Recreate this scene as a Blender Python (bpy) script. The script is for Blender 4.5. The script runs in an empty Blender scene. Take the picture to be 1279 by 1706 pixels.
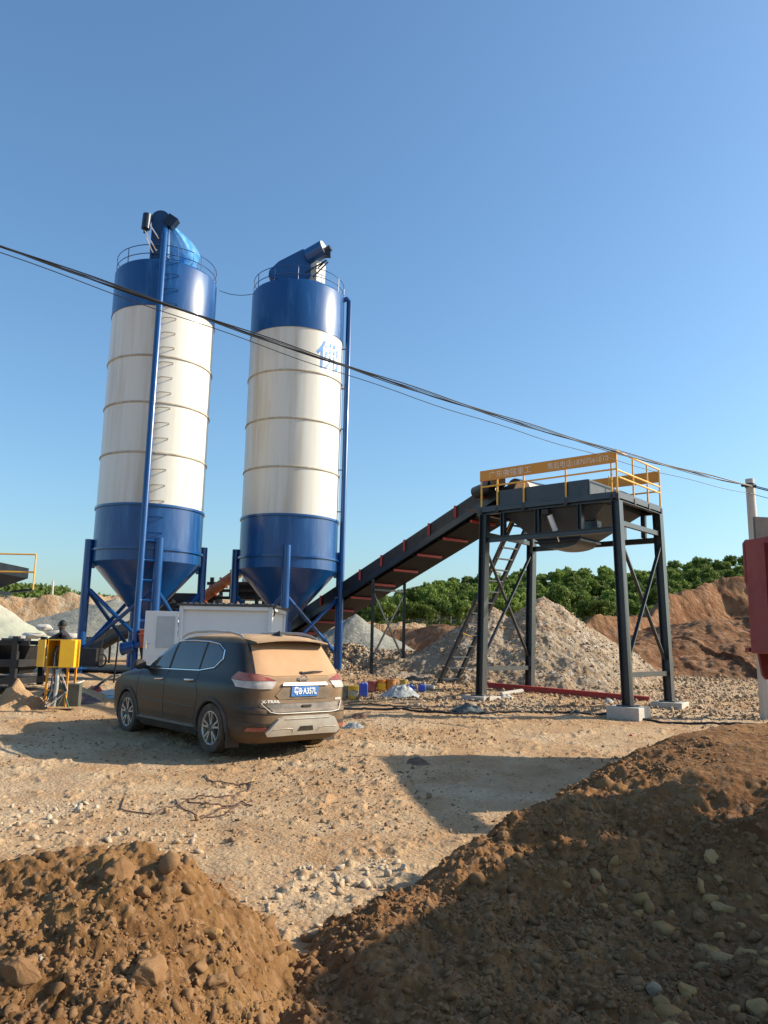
import bpy, bmesh, math, random
import numpy as np
from mathutils import Vector, Matrix
random.seed(5); rng = np.random.default_rng(5)
S = bpy.context.scene
# ---------------------------------------------------------------- camera
F = 1300.0; PITCH = math.radians(9.5); ROLL = 0.02; CH = 1.6
cam = bpy.data.cameras.new("camera"); camo = bpy.data.objects.new("camera", cam)
S.collection.objects.link(camo); S.camera = camo
cam.sensor_fit = 'VERTICAL'; cam.sensor_height = 36; cam.lens = F/1706*36
cam.clip_start = 0.05; cam.clip_end = 3000
camo.matrix_world = Matrix.Translation((0, 0, CH)) @ Matrix.Rotation(math.pi/2+PITCH, 4, 'X') @ Matrix.Rotation(ROLL, 4, 'Z')
S.render.resolution_x = 768; S.render.resolution_y = 1024
# ---------------------------------------------------------------- sky, sun, exposure
SUN_AZ = math.radians(7)      # towards the sun: +X turned this much to +Y
SUN_EL = math.radians(30)
w = bpy.data.worlds.new("World"); S.world = w; w.use_nodes = True
nt = w.node_tree; bg = nt.nodes['Background']; sky = nt.nodes.new('ShaderNodeTexSky')
sky.sky_type = 'NISHITA'; sky.sun_disc = False; sky.sun_elevation = SUN_EL
sky.sun_rotation = math.pi/2-SUN_AZ
sky.air_density = 1.25; sky.dust_density = 1.5; sky.ozone_density = 6.0; sky.altitude = 100
_tint = nt.nodes.new('ShaderNodeMix'); _tint.data_type = 'RGBA'; _tint.blend_type = 'MULTIPLY'; _tint.inputs[0].default_value = 1; _tint.inputs[7].default_value = (.94, 1.03, 1.0, 1)
nt.links.new(sky.outputs[0], _tint.inputs[6]); nt.links.new(_tint.outputs[2], bg.inputs[0]); bg.inputs[1].default_value = 0.132
sl = bpy.data.lights.new("sun", 'SUN'); so = bpy.data.objects.new("sun", sl); S.collection.objects.link(so)
sl.energy = 5.0; sl.angle = math.radians(0.5); sl.color = (1, 0.90, 0.72)
sd = Vector((math.cos(SUN_AZ)*math.cos(SUN_EL), math.sin(SUN_AZ)*math.cos(SUN_EL), math.sin(SUN_EL)))
so.rotation_euler = sd.to_track_quat('Z', 'Y').to_euler()
S.view_settings.view_transform = 'Standard'; S.view_settings.look = 'None'
S.view_settings.exposure = 0.58; S.view_settings.gamma = 1
S.render.engine = 'CYCLES'

# ---------------------------------------------------------------- pixel -> world helpers (photograph measurements)
cp, sp = math.cos(PITCH), math.sin(PITCH)
_R = np.array([1., 0, 0]); _U0 = np.array([0, -sp, cp]); _F = np.array([0, cp, sp])
_Rt = math.cos(ROLL)*_R+math.sin(ROLL)*_U0; _Up = -math.sin(ROLL)*_R+math.cos(ROLL)*_U0
_C = np.array([0, 0, CH])
def ray(x, y): return _F+(x-639.5)/F*_Rt-(y-853)/F*_Up
def D(x, y, d):
    v = ray(x, y); return Vector(_C+v*d/v[1])
def Zp(x, y, z):
    v = ray(x, y); return Vector(_C+v*(z-CH)/v[2])
def base_g(x, y):
    z = np.interp(y, [-50, 9, 11, 13, 16, 18, 20, 22, 30, 60, 150], [0, 0, .05, .11, .25, .36, .52, .73, .85, 1.0, 1.0])
    return z
def onG(px, py):
    z = 0.4
    for _ in range(25):
        q = Zp(px, py, z); z = float(base_g(q.x, q.y))*.7+z*.3
    q.z = z; return q

# ---------------------------------------------------------------- noise
def _hash(ix, iy, s):
    n = (ix.astype(np.int64)*374761393+iy.astype(np.int64)*668265263+s*1274126177) & 0xffffffff
    n = ((n ^ (n >> 13))*1274126177) & 0xffffffff
    return ((n ^ (n >> 16)) & 0xffff)/65535.0
def vnoise(x, y, s=0):
    ix = np.floor(x); iy = np.floor(y); fx = x-ix; fy = y-iy
    fx = fx*fx*(3-2*fx); fy = fy*fy*(3-2*fy)
    a = _hash(ix, iy, s); b = _hash(ix+1, iy, s); c = _hash(ix, iy+1, s); d = _hash(ix+1, iy+1, s)
    return (a*(1-fx)+b*fx)*(1-fy)+(c*(1-fx)+d*fx)*fy
def fbm(x, y, sc, oc=5, s=0, gain=.5):
    x = np.asarray(x, float)*sc; y = np.asarray(y, float)*sc
    t = 0; a = 1; n = 0
    for o in range(oc):
        t = t+a*(vnoise(x, y, s+o*17)*2-1); n += a; a *= gain; x, y = x*1.9+y*.7+13.1, y*1.9-x*.7+7.7
    return t/n

# ---------------------------------------------------------------- materials
def M(name, c1, c2=None, rough=.7, metal=0, scale=4, bump=0, bscale=30, stretch=None, c3=None, s3=.8, dust=None, coat=0, lo=.35, hi=.65, bdist=.02, spec=.5, detail=6):
    m = bpy.data.materials.new(name); m.use_nodes = True; t = m.node_tree; b = t.nodes['Principled BSDF']
    b.inputs['Roughness'].default_value = rough; b.inputs['Metallic'].default_value = metal
    b.inputs['Coat Weight'].default_value = coat; b.inputs['Specular IOR Level'].default_value = spec
    tc = t.nodes.new('ShaderNodeTexCoord'); mp = t.nodes.new('ShaderNodeMapping'); t.links.new(tc.outputs['Object'], mp.inputs[0])
    if stretch: mp.inputs['Scale'].default_value = stretch
    def nz(sc, det=detail, vec=mp.outputs[0]):
        n = t.nodes.new('ShaderNodeTexNoise'); n.inputs['Scale'].default_value = sc; n.inputs['Detail'].default_value = det
        n.inputs['Roughness'].default_value = .62; t.links.new(vec, n.inputs['Vector']); return n
    def mix(a, bb, f):
        x = t.nodes.new('ShaderNodeMix'); x.data_type = 'RGBA'
        if isinstance(a, tuple): x.inputs[6].default_value = (*a, 1)
        else: t.links.new(a, x.inputs[6])
        if isinstance(bb, tuple): x.inputs[7].default_value = (*bb, 1)
        else: t.links.new(bb, x.inputs[7])
        t.links.new(f, x.inputs[0]); return x.outputs[2]
    def ramp(o, a, bb):
        r = t.nodes.new('ShaderNodeMapRange'); r.inputs[1].default_value = a; r.inputs[2].default_value = bb
        t.links.new(o, r.inputs[0]); return r.outputs[0]
    col = None
    if c2:
        n = nz(scale); col = mix(c1, c2, ramp(n.outputs[0], lo, hi))
        if c3: n3 = nz(s3, 4); col = mix(col, c3, ramp(n3.outputs[0], .5, .68))
    if dust:   # dust settled on the thing: (colour, amount, height it reaches, scale)
        dc, am, hz, dsc = dust
        sx = t.nodes.new('ShaderNodeSeparateXYZ'); t.links.new(tc.outputs['Object'], sx.inputs[0])
        n4 = nz(dsc, 5, tc.outputs['Object']); r = ramp(sx.outputs[2], hz, 0)
        mm = t.nodes.new('ShaderNodeMath'); mm.operation = 'MULTIPLY_ADD'; t.links.new(r, mm.inputs[0]); mm.inputs[1].default_value = am
        m2 = t.nodes.new('ShaderNodeMath'); m2.operation = 'MULTIPLY'; t.links.new(n4.outputs[0], m2.inputs[0]); m2.inputs[1].default_value = .35*am
        t.links.new(m2.outputs[0], mm.inputs[2]); mm.use_clamp = True
        col = mix(col if col else c1, dc, mm.outputs[0])
    if col: t.links.new(col, b.inputs['Base Color'])
    else: b.inputs['Base Color'].default_value = (*c1, 1)
    if bump:
        nb = nz(bscale, 8); bu = t.nodes.new('ShaderNodeBump'); bu.inputs['Strength'].default_value = bump
        bu.inputs['Distance'].default_value = bdist; t.links.new(nb.outputs[0], bu.inputs['Height']); t.links.new(bu.outputs[0], b.inputs['Normal'])
    return m
TAN = (.42, .27, .15)
blue = M('blue_paint', (.003, .058, .205), (.005, .075, .25), rough=.30, scale=1.2, stretch=(2, 2, .35), coat=.3, bump=.05, bscale=3, bdist=.02)
bluew = M('worn_blue_paint', (.003, .058, .205), (.03, .13, .31), rough=.36, scale=2.2, stretch=(2, 2, .3), coat=.2, lo=.5, hi=.75, bump=.06, bscale=3)
tarpblue = M('light_blue_sheet', (.07, .32, .72), (.30, .58, .86), rough=.5, scale=3, bump=.3, bscale=5)
white = M('cream_paint', (.68, .655, .59), (.60, .55, .46), rough=.36, scale=1.3, stretch=(3, 3, .22), coat=.1, lo=.42, hi=.78, bump=.06, bscale=1.5, c3=(.56, .48, .38), s3=.7)
seam = M('dirty_seam', (.34, .28, .20), (.52, .46, .36), rough=.6, scale=5)
dsteel = M('dark_blue_grey_paint', (.009, .017, .024), (.017, .026, .034), rough=.40, scale=3, dust=((.22, .17, .12), .16, 1.2, 3), coat=.1)
msteel = M('mid_grey_paint', (.028, .040, .052), (.04, .055, .07), rough=.45, scale=3)
black = M('black_rubber', (.012, .012, .013), (.03, .028, .026), rough=.75, scale=8)
belt = M('conveyor_belt', (.012, .011, .012), (.02, .017, .016), rough=.7, scale=5)
red = M('red_primer', (.50, .035, .025), (.38, .05, .04), rough=.5, scale=6)
yellow = M('yellow_paint', (.85, .42, .03), (.75, .36, .04), rough=.4, scale=5)
orange = M('orange_board', (.70, .285, .02), (.64, .26, .025), rough=.5, scale=2)
letter = M('pale_lettering', (.85, .74, .60), (.78, .62, .45), rough=.6, scale=25)
rail_y = M('rail_yellow', (.88, .46, .06), (.80, .40, .05), rough=.4, scale=10)
concrete = M('concrete', (.42, .38, .32), (.52, .47, .40), rough=.9, scale=5, bump=.4, bscale=40, bdist=.01)
polec = M('pole_concrete', (.48, .43, .36), (.58, .53, .45), rough=.85, scale=3, stretch=(3, 3, .4))
cabinw = M('cabin_panel', (.80, .80, .78), (.72, .73, .72), rough=.45, scale=1.2, dust=(TAN, .3, 1.0, 2))
cabing = M('cabin_grey', (.42, .45, .46), (.48, .5, .5), rough=.5, scale=2)
redplate = M('faded_red_paint', (.24, .030, .028), (.30, .06, .05), rough=.6, scale=3, c3=(.22, .05, .04), s3=1.5, bump=.15, bscale=9)
chrome = M('chrome', (.75, .75, .75), rough=.22, metal=1)
alloy = M('dusty_alloy', (.52, .50, .46), (.40, .34, .27), rough=.42, metal=.6, scale=12)
silver = M('silver_guard', (.60, .58, .52), (.50, .44, .36), rough=.4, metal=.25, scale=4)
glass = M('dark_glass', (.012, .015, .018), (.03, .03, .03), rough=.06, scale=3, spec=.8)
glassd = M('dust_covered_glass', (.50, .29, .15), (.46, .26, .13), rough=.8, scale=6)
tyre = M('dusty_tyre', (.035, .028, .022), (.10, .072, .048), rough=.85, scale=7)
plastic = M('dull_black_plastic', (.03, .028, .026), (.08, .062, .045), rough=.7, scale=5)
lred = M('red_lens', (.26, .045, .04), (.36, .15, .10), rough=.2, scale=5)
lwhite = M('clear_lens', (.55, .50, .45), (.40, .33, .28), rough=.2, scale=9)
platebl = M('plate_blue', (.03, .17, .55), (.08, .22, .5), rough=.5, scale=14)
wtext = M('white_letters', (.85, .85, .82), rough=.5)
boxyel = M('cabinet_yellow', (.86, .48, .02), (.80, .42, .02), rough=.4, scale=4)
cable = M('cable_black', (.015, .015, .017), rough=.55)
skin = M('skin', (.22, .12, .075), rough=.6)
cloth = M('dark_clothing', (.02, .02, .026), (.035, .03, .03), rough=.9, scale=10)
hair = M('hair', (.008, .007, .007), rough=.7)
sack = M('white_sack', (.58, .55, .50), (.46, .41, .35), rough=.85, scale=6, bump=.4, bscale=20)
orangep = M('faded_orange_pipe', (.45, .11, .04), (.55, .20, .08), rough=.5, scale=4)
cylcream = M('cream_drum', (.50, .45, .36), (.42, .37, .3), rough=.5, scale=3)
bluep = M('blue_plastic', (.02, .07, .50), (.03, .09, .42), rough=.4, scale=6)
clearp = M('plastic_film', (.46, .47, .46), (.26, .27, .25), rough=.35, scale=9, bump=.5, bscale=12)
darkstuff = M('oily_dark_metal', (.012, .012, .014), (.03, .027, .025), rough=.55, scale=4)

_t = tarpblue.node_tree; _b = _t.nodes['Principled BSDF']; _tr = _t.nodes.new('ShaderNodeBsdfTranslucent'); _mx = _t.nodes.new('ShaderNodeMixShader'); _mx.inputs[0].default_value = .6
_t.links.new(_b.inputs['Base Color'].links[0].from_socket, _tr.inputs[0]); _t.links.new(_b.outputs[0], _mx.inputs[1]); _t.links.new(_tr.outputs[0], _mx.inputs[2]); _t.links.new(_mx.outputs[0], _t.nodes['Material Output'].inputs[0])
def car_paint(name, rear=True):
    m = bpy.data.materials.new(name); m.use_nodes = True; t = m.node_tree; b = t.nodes['Principled BSDF']
    L = t.links.new
    tc = t.nodes.new('ShaderNodeTexCoord'); sx = t.nodes.new('ShaderNodeSeparateXYZ'); L(tc.outputs['Object'], sx.inputs[0])
    sn = t.nodes.new('ShaderNodeSeparateXYZ'); L(tc.outputs['Normal'], sn.inputs[0])
    def mr(o, a, bb, c=0, d=1):
        r = t.nodes.new('ShaderNodeMapRange'); r.inputs[1].default_value = a; r.inputs[2].default_value = bb; r.inputs[3].default_value = c; r.inputs[4].default_value = d; L(o, r.inputs[0]); return r.outputs[0]
    def ma(op, a, bb):
        x = t.nodes.new('ShaderNodeMath'); x.operation = op; x.use_clamp = True
        for i, v in enumerate((a, bb)):
            if isinstance(v, (int, float)): x.inputs[i].default_value = v
            else: L(v, x.inputs[i])
        return x.outputs[0]
    n = t.nodes.new('ShaderNodeTexNoise'); n.inputs['Scale'].default_value = 3.5; n.inputs['Detail'].default_value = 7; L(tc.outputs['Object'], n.inputs['Vector'])
    n2 = t.nodes.new('ShaderNodeTexNoise'); n2.inputs['Scale'].default_value = 30; n2.inputs['Detail'].default_value = 4; L(tc.outputs['Object'], n2.inputs['Vector'])
    top = ma('MULTIPLY', mr(sn.outputs[2], .45, .95), mr(sx.outputs[2], 1.3, 1.62, .25, .95))
    top = ma('MULTIPLY', top, mr(sx.outputs[0], .9, -.6, .35, 1))
    rearf = ma('MULTIPLY', mr(sn.outputs[0], -.35, -.95), mr(sx.outputs[2], .35, 1.15, .28, .62))
    lip = ma('MULTIPLY', mr(sn.outputs[0], -.3, -.9), mr(sx.outputs[2], .98, 1.10, 0, .5))
    low = mr(sx.outputs[2], .55, .22, 0.0, .24)
    f = ma('ADD', ma('MAXIMUM', top, ma('MAXIMUM', ma('ADD', rearf, lip), low)), mr(n2.outputs[0], .55, .9, 0, .07))
    f = ma('MULTIPLY', f, mr(n.outputs[0], .28, .6, .72, 1.1))
    x = t.nodes.new('ShaderNodeMix'); x.data_type = 'RGBA'; x.inputs[6].default_value = (.009, .0075, .007, 1); x.inputs[7].default_value = (.46, .29, .16, 1)
    L(f, x.inputs[0]); L(x.outputs[2], b.inputs['Base Color'])
    L(mr(f, 0, .6, .36, .8), b.inputs['Roughness']); b.inputs['Coat Weight'].default_value = .06; b.inputs['Coat Roughness'].default_value = .3; b.inputs['Specular IOR Level'].default_value = .35
    return m
carp = car_paint('dusty_brown_car_paint')

def soil(name, c1, c2, c3, sc=2.2, s3=.5, bump=.6, bscale=12, bdist=.05, peb=0, pebc=(.6, .52, .42), wetcol=None):
    """earth: broad tone patches, finer mottling and small pebbles, with a rough relief"""
    c1, c2, c3, pebc = [tuple(v*.86 for v in c) for c in (c1, c2, c3, pebc)]
    m = bpy.data.materials.new(name); m.use_nodes = True; t = m.node_tree; b = t.nodes['Principled BSDF']; L = t.links.new
    b.inputs['Roughness'].default_value = .95; b.inputs['Specular IOR Level'].default_value = .15
    g = t.nodes.new('ShaderNodeNewGeometry'); P = g.outputs['Position']
    def nz(s, d=6, r=.6):
        n = t.nodes.new('ShaderNodeTexNoise'); n.inputs['Scale'].default_value = s; n.inputs['Detail'].default_value = d; n.inputs['Roughness'].default_value = r; L(P, n.inputs['Vector']); return n.outputs[0]
    def mr(o, a, bb, c=0, d=1):
        r = t.nodes.new('ShaderNodeMapRange'); r.inputs[1].default_value = a; r.inputs[2].default_value = bb; r.inputs[3].default_value = c; r.inputs[4].default_value = d; L(o, r.inputs[0]); return r.outputs[0]
    def mix(a, bb, f):
        x = t.nodes.new('ShaderNodeMix'); x.data_type = 'RGBA'
        for i, v in ((6, a), (7, bb)):
            if isinstance(v, tuple): x.inputs[i].default_value = (*v, 1)
            else: L(v, x.inputs[i])
        L(f, x.inputs[0]); return x.outputs[2]
    col = mix(c1, c2, mr(nz(sc), .38, .62)); col = mix(col, c3, mr(nz(s3, 5), .48, .66, 0, .8))
    fine = nz(sc*14, 4); dark = tuple(v*.55 for v in c1)
    col = mix(col, dark, mr(fine, .56, .74, 0, .55))
    vo = t.nodes.new('ShaderNodeTexVoronoi'); vo.inputs['Scale'].default_value = peb or 30; L(P, vo.inputs['Vector'])
    if peb:
        sp_ = t.nodes.new('ShaderNodeSeparateColor'); L(vo.outputs['Color'], sp_.inputs[0])
        col = mix(col, mix(pebc, c1, sp_.outputs[1]), mr(sp_.outputs[0], .55, .6, 0, .75))
    L(col, b.inputs['Base Color'])
    h1 = nz(bscale, 10, .68); ad = t.nodes.new('ShaderNodeMath'); ad.operation = 'MULTIPLY_ADD'; L(vo.outputs['Distance'], ad.inputs[0]); ad.inputs[1].default_value = -.25 if peb else -.05; L(h1, ad.inputs[2])
    bu = t.nodes.new('ShaderNodeBump'); bu.inputs['Strength'].default_value = bump; bu.inputs['Distance'].default_value = bdist; L(ad.outputs[0], bu.inputs['Height']); L(bu.outputs[0], b.inputs['Normal'])
    return m
gmat = soil('trampled_earth', (.45, .255, .125), (.56, .37, .205), (.67, .52, .35), sc=1.3, s3=.33, bump=.8, bscale=11, bdist=.045, peb=34, pebc=(.50, .38, .24))
clodm = soil('brown_clods', (.30, .18, .095), (.42, .27, .155), (.24, .14, .075), sc=5, s3=1.3, bump=.4, bscale=30, bdist=.01)
limem = soil('whitish_stone', (.56, .44, .30), (.46, .34, .22), (.62, .52, .40), sc=3, s3=.8, bump=.4, bscale=20, bdist=.01)
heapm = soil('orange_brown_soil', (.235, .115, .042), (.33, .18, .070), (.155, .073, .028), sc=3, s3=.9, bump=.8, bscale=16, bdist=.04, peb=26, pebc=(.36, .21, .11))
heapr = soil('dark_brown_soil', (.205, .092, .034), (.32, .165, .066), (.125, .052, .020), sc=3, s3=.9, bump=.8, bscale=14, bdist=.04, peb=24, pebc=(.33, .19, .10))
rockm = soil('brown_rock', (.22, .115, .050), (.31, .175, .085), (.15, .075, .034), sc=7, s3=1.3, bump=.5, bscale=30, bdist=.012)
rockr = soil('ochre_rock', (.42, .235, .085), (.33, .18, .075), (.46, .29, .14), sc=5, s3=1.3, bump=.5, bscale=30, bdist=.012)
rubm = soil('pale_rubble', (.43, .31, .20), (.32, .205, .12), (.54, .45, .34), sc=3, s3=.8, bump=.6, bscale=20, bdist=.02)
pilem = soil('gravel_heap_earth', (.42, .29, .18), (.50, .385, .27), (.38, .23, .125), sc=1.6, s3=.35, bump=1, bscale=7, bdist=.12, peb=8, pebc=(.62, .54, .44))
reds = soil('red_brown_soil', (.25, .11, .05), (.36, .20, .10), (.18, .078, .036), sc=1.1, s3=.2, bump=1, bscale=4, bdist=.2, peb=4, pebc=(.42, .24, .14))
cutm = soil('cut_bank_earth', (.50, .31, .16), (.56, .40, .26), (.46, .26, .13), sc=.8, s3=.15, bump=1, bscale=2.5, bdist=.3, peb=2.2, pebc=(.58, .46, .32))
greym = soil('grey_gravel', (.27, .255, .205), (.32, .30, .24), (.24, .23, .19), sc=3, s3=.4, bump=.7, bscale=10, bdist=.08, peb=9, pebc=(.36, .36, .33))
greenm = soil('pale_green_gravel', (.42, .43, .33), (.47, .47, .37), (.50, .46, .37), sc=2, s3=.4, bump=.5, bscale=10, bdist=.06)
fieldm = soil('far_ground', (.36, .25, .15), (.30, .26, .12), (.22, .22, .09), sc=.05, s3=.01, bump=.3, bscale=1, bdist=.3)
woodfl = soil('forest_floor', (.045, .05, .02), (.07, .065, .03), (.05, .06, .02), sc=.5, s3=.1, bump=.5, bscale=2, bdist=.3)
def leafmat(name, a, b_):
    m = M(name, a, b_, rough=.6, scale=.8, lo=.3, hi=.7, spec=.25)
    t = m.node_tree; b = t.nodes['Principled BSDF']
    oi = t.nodes.new('ShaderNodeObjectInfo'); hs = t.nodes.new('ShaderNodeHueSaturation')
    mr = t.nodes.new('ShaderNodeMapRange'); mr.inputs[3].default_value = .65; mr.inputs[4].default_value = 1.35
    t.links.new(oi.outputs['Random'], mr.inputs[0]); src = b.inputs['Base Color'].links[0].from_socket
    t.links.new(src, hs.inputs['Color']); t.links.new(mr.outputs[0], hs.inputs['Value']); t.links.new(hs.outputs[0], b.inputs['Base Color'])
    tr = t.nodes.new('ShaderNodeBsdfTranslucent'); t.links.new(hs.outputs[0], tr.inputs[0]); mx = t.nodes.new('ShaderNodeMixShader'); mx.inputs[0].default_value = .3
    t.links.new(b.outputs[0], mx.inputs[1]); t.links.new(tr.outputs[0], mx.inputs[2]); t.links.new(mx.outputs[0], t.nodes['Material Output'].inputs[0])
    return m
leaf = leafmat('tree_leaves', (.10, .155, .022), (.20, .26, .045))
bark = M('bark', (.22, .18, .13), (.12, .09, .06), rough=.9, scale=3)

# ---------------------------------------------------------------- building helpers
def tag(o, label=None, cat=None, group=None, kind=None):
    if label: o['label'] = label
    if cat: o['category'] = cat
    if group: o['group'] = group
    if kind: o['kind'] = kind
    return o
def empty(name, loc=(0, 0, 0), rz=0, label=None, cat=None, group=None):
    o = bpy.data.objects.new(name, None); S.collection.objects.link(o); o.location = loc; o.rotation_euler = (0, 0, rz)
    return tag(o, label, cat, group)
class MB:
    def __init__(s): s.v = []; s.f = []
    def add(s, vs, fs):
        n = len(s.v); s.v += [tuple(v) for v in vs]; s.f += [tuple(i+n for i in f) for f in fs]; return s
    def box(s, c, d, rot=None, taper=1):
        c = Vector(c); hx, hy, hz = d[0]/2, d[1]/2, d[2]/2; vs = []
        for z in (-1, 1):
            k = taper if z > 0 else 1
            for x, y in ((-1, -1), (1, -1), (1, 1), (-1, 1)):
                v = Vector((x*hx*k, y*hy*k, z*hz)); vs.append(c+(rot @ v if rot else v))
        return s.add(vs, [(3, 2, 1, 0), (4, 5, 6, 7), (0, 1, 5, 4), (1, 2, 6, 5), (2, 3, 7, 6), (3, 0, 4, 7)])
    def bar(s, a, b, w, h=None, up=(0, 0, 1)):
        a = Vector(a); b = Vector(b); h = h or w; d = (b-a); L = d.length; d.normalize(); u = Vector(up)
        if abs(d.dot(u)) > .98: u = Vector((0, 1, 0))
        x = d.cross(u).normalized(); u = x.cross(d); rot = Matrix((x, d, u)).transposed()
        return s.box((a+b)/2, (w, L, h), rot)
    def ibar(s, a, b, w, h, t=.012, up=(0, 0, 1)):
        a = Vector(a); b = Vector(b); d = (b-a); L = d.length; d.normalize(); u = Vector(up)
        if abs(d.dot(u)) > .98: u = Vector((0, 1, 0))
        x = d.cross(u).normalized(); u = x.cross(d); rot = Matrix((x, d, u)).transposed(); c = (a+b)/2
        s.box(c+u*(h-t)/2, (w, L, t), rot); s.box(c-u*(h-t)/2, (w, L, t), rot); return s.box(c, (t, L, h-2*t-.002), rot)
    def tube(s, path, r, n=8, caps=True):
        P = [Vector(p) for p in path]; rs = r if isinstance(r, (list, tuple)) else [r]*len(P); vs = []; prev = None
        for i, p in enumerate(P):
            d = (P[min(i+1, len(P)-1)]-P[max(i-1, 0)]).normalized()
            if prev is None: x = d.orthogonal().normalized()
            else:
                x = prev-d*prev.dot(d); x = x.normalized() if x.length > 1e-6 else d.orthogonal().normalized()
            prev = x; y = d.cross(x)
            for k in range(n):
                a = 2*math.pi*k/n; vs.append(p+(x*math.cos(a)+y*math.sin(a))*rs[i])
        fs = []
        for i in range(len(P)-1):
            for k in range(n):
                k2 = (k+1) % n; fs.append((i*n+k, i*n+k2, (i+1)*n+k2, (i+1)*n+k))
        if caps: fs.append(tuple(range(n-1, -1, -1))); fs.append(tuple((len(P)-1)*n+k for k in range(n)))
        return s.add(vs, fs)
    def lathe(s, prof, n=48, c=(0, 0, 0), axis='z', caps=False):
        vs = []; fs = []; c = Vector(c)
        for r, z in prof:
            for k in range(n):
                a = 2*math.pi*k/n; x, y = r*math.cos(a), r*math.sin(a)
                vs.append(c+(Vector((x, y, z)) if axis == 'z' else Vector((x, z, -y)) if axis == 'y' else Vector((z, x, y))))
        for i in range(len(prof)-1):
            for k in range(n):
                k2 = (k+1) % n; fs.append((i*n+k, i*n+k2, (i+1)*n+k2, (i+1)*n+k))
        if caps: fs.append(tuple(range(n-1, -1, -1))); fs.append(tuple((len(prof)-1)*n+k for k in range(n)))
        return s.add(vs, fs)
    def prism(s, poly, a, b):
        """poly: list of 3-D points, extruded by vector b-a"""
        P = [Vector(p) for p in poly]; e = Vector(b)-Vector(a); n = len(P)
        fs = [tuple(range(n-1, -1, -1)), tuple(range(n, 2*n))]+[(i, (i+1) % n, n+(i+1) % n, n+i) for i in range(n)]
        return s.add(P+[p+e for p in P], fs)
    def build(s, name, mat, parent=None, smooth=35, bevel=0):
        me = bpy.data.meshes.new(name); me.from_pydata(s.v, [], s.f); me.update()
        bm = bmesh.new(); bm.from_mesh(me); bmesh.ops.recalc_face_normals(bm, faces=bm.faces); bm.to_mesh(me); bm.free()
        o = bpy.data.objects.new(name, me); S.collection.objects.link(o)
        if mat: me.materials.append(mat)
        if smooth: me.shade_smooth(); me.set_sharp_from_angle(angle=math.radians(smooth))
        if bevel:
            md = o.modifiers.new('bevel', 'BEVEL'); md.width = bevel; md.segments = 2; md.limit_method = 'ANGLE'
        if parent: o.parent = parent
        return o
def npmesh(name, V, Fc, mat, smooth=True, parent=None):
    """V (n,3), Fc (m,k) numpy"""
    me = bpy.data.meshes.new(name); k = Fc.shape[1]
    me.vertices.add(len(V)); me.vertices.foreach_set('co', V.astype(np.float32).ravel())
    me.loops.add(Fc.size); me.loops.foreach_set('vertex_index', Fc.astype(np.int32).ravel())
    me.polygons.add(len(Fc)); me.polygons.foreach_set('loop_start', np.arange(0, Fc.size, k, dtype=np.int32))
    me.update(calc_edges=True); me.validate()
    if smooth: me.polygons.foreach_set('use_smooth', np.ones(len(me.polygons), bool))
    me.materials.append(mat); o = bpy.data.objects.new(name, me); S.collection.objects.link(o)
    if parent: o.parent = parent
    return o
def gridmesh(name, X, Y, Zz, mat, smooth=True, mask=None):
    h, w_ = X.shape; V = np.stack([X, Y, Zz], -1).reshape(-1, 3)
    i = np.arange(h*w_).reshape(h, w_); Fc = np.stack([i[:-1, :-1], i[:-1, 1:], i[1:, 1:], i[1:, :-1]], -1).reshape(-1, 4)
    if mask is not None: Fc = Fc[(mask[:-1, :-1] | mask[:-1, 1:] | mask[1:, 1:] | mask[1:, :-1]).ravel()]
    return npmesh(name, V, Fc, mat, smooth)
def polar(r0, r1, nr, a0, a1, na, geo=True):
    r = np.geomspace(r0, r1, nr) if geo else np.linspace(r0, r1, nr)
    a = np.radians(np.linspace(a0, a1, na)); A, Rr = np.meshgrid(a, r)
    return np.sin(A)*Rr, np.cos(A)*Rr
# rocks: a few faceted shapes baked many times into one mesh (rubble nobody could count)
def rock_shape(seed, sub=1, flat=.7):
    """angular stone: the hull of a few points on a squashed ball"""
    r = np.random.default_rng(seed); n = (11, 17, 26)[sub]
    p = r.normal(0, 1, (n, 3)); p /= np.linalg.norm(p, axis=1)[:, None]; p *= r.uniform(.72, 1.05, (n, 1)); p = np.clip(p, -.72, .80)
    p *= np.array([r.uniform(.95, 1.4), r.uniform(.75, 1.05), r.uniform(flat*.75, flat*1.1)])
    bm = bmesh.new(); vs = [bm.verts.new(q) for q in p]; h = bmesh.ops.convex_hull(bm, input=vs)
    bmesh.ops.delete(bm, geom=list({g for g in h['geom_interior']+h['geom_unused'] if isinstance(g, bmesh.types.BMVert)}), context='VERTS')
    if sub == 2: bmesh.ops.bevel(bm, geom=bm.edges[:], offset=.05, segments=1, affect='EDGES', clamp_overlap=True)
    bmesh.ops.triangulate(bm, faces=bm.faces[:]); bmesh.ops.recalc_face_normals(bm, faces=bm.faces); bm.verts.index_update()
    V = np.array([v.co[:] for v in bm.verts]); Fc = np.array([[v.index for v in f.verts] for f in bm.faces]); bm.free(); return V, Fc
def rough_rock(seed):
    V, Fc = rock_shape(seed, 2, .9); bm = bmesh.new(); vs = [bm.verts.new(v) for v in V]
    for f in Fc: bm.faces.new([vs[i] for i in f])
    bmesh.ops.subdivide_edges(bm, edges=bm.edges[:], cuts=3, use_grid_fill=True); bm.verts.index_update()
    P = np.array([v.co[:] for v in bm.verts]); n = P/np.linalg.norm(P, axis=1)[:, None]
    d = fbm(P[:, 0]+P[:, 2]*.7, P[:, 1]-P[:, 2]*.9, 1.6, 4, seed, .6)*.20+fbm(P[:, 0]-P[:, 2], P[:, 1]+P[:, 2]*.6, 6, 3, seed+3)*.05; P = P+n*d[:, None]
    bmesh.ops.triangulate(bm, faces=bm.faces[:]); F_ = np.array([[v.index for v in f.verts] for f in bm.faces]); bm.free(); return P, F_
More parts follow.
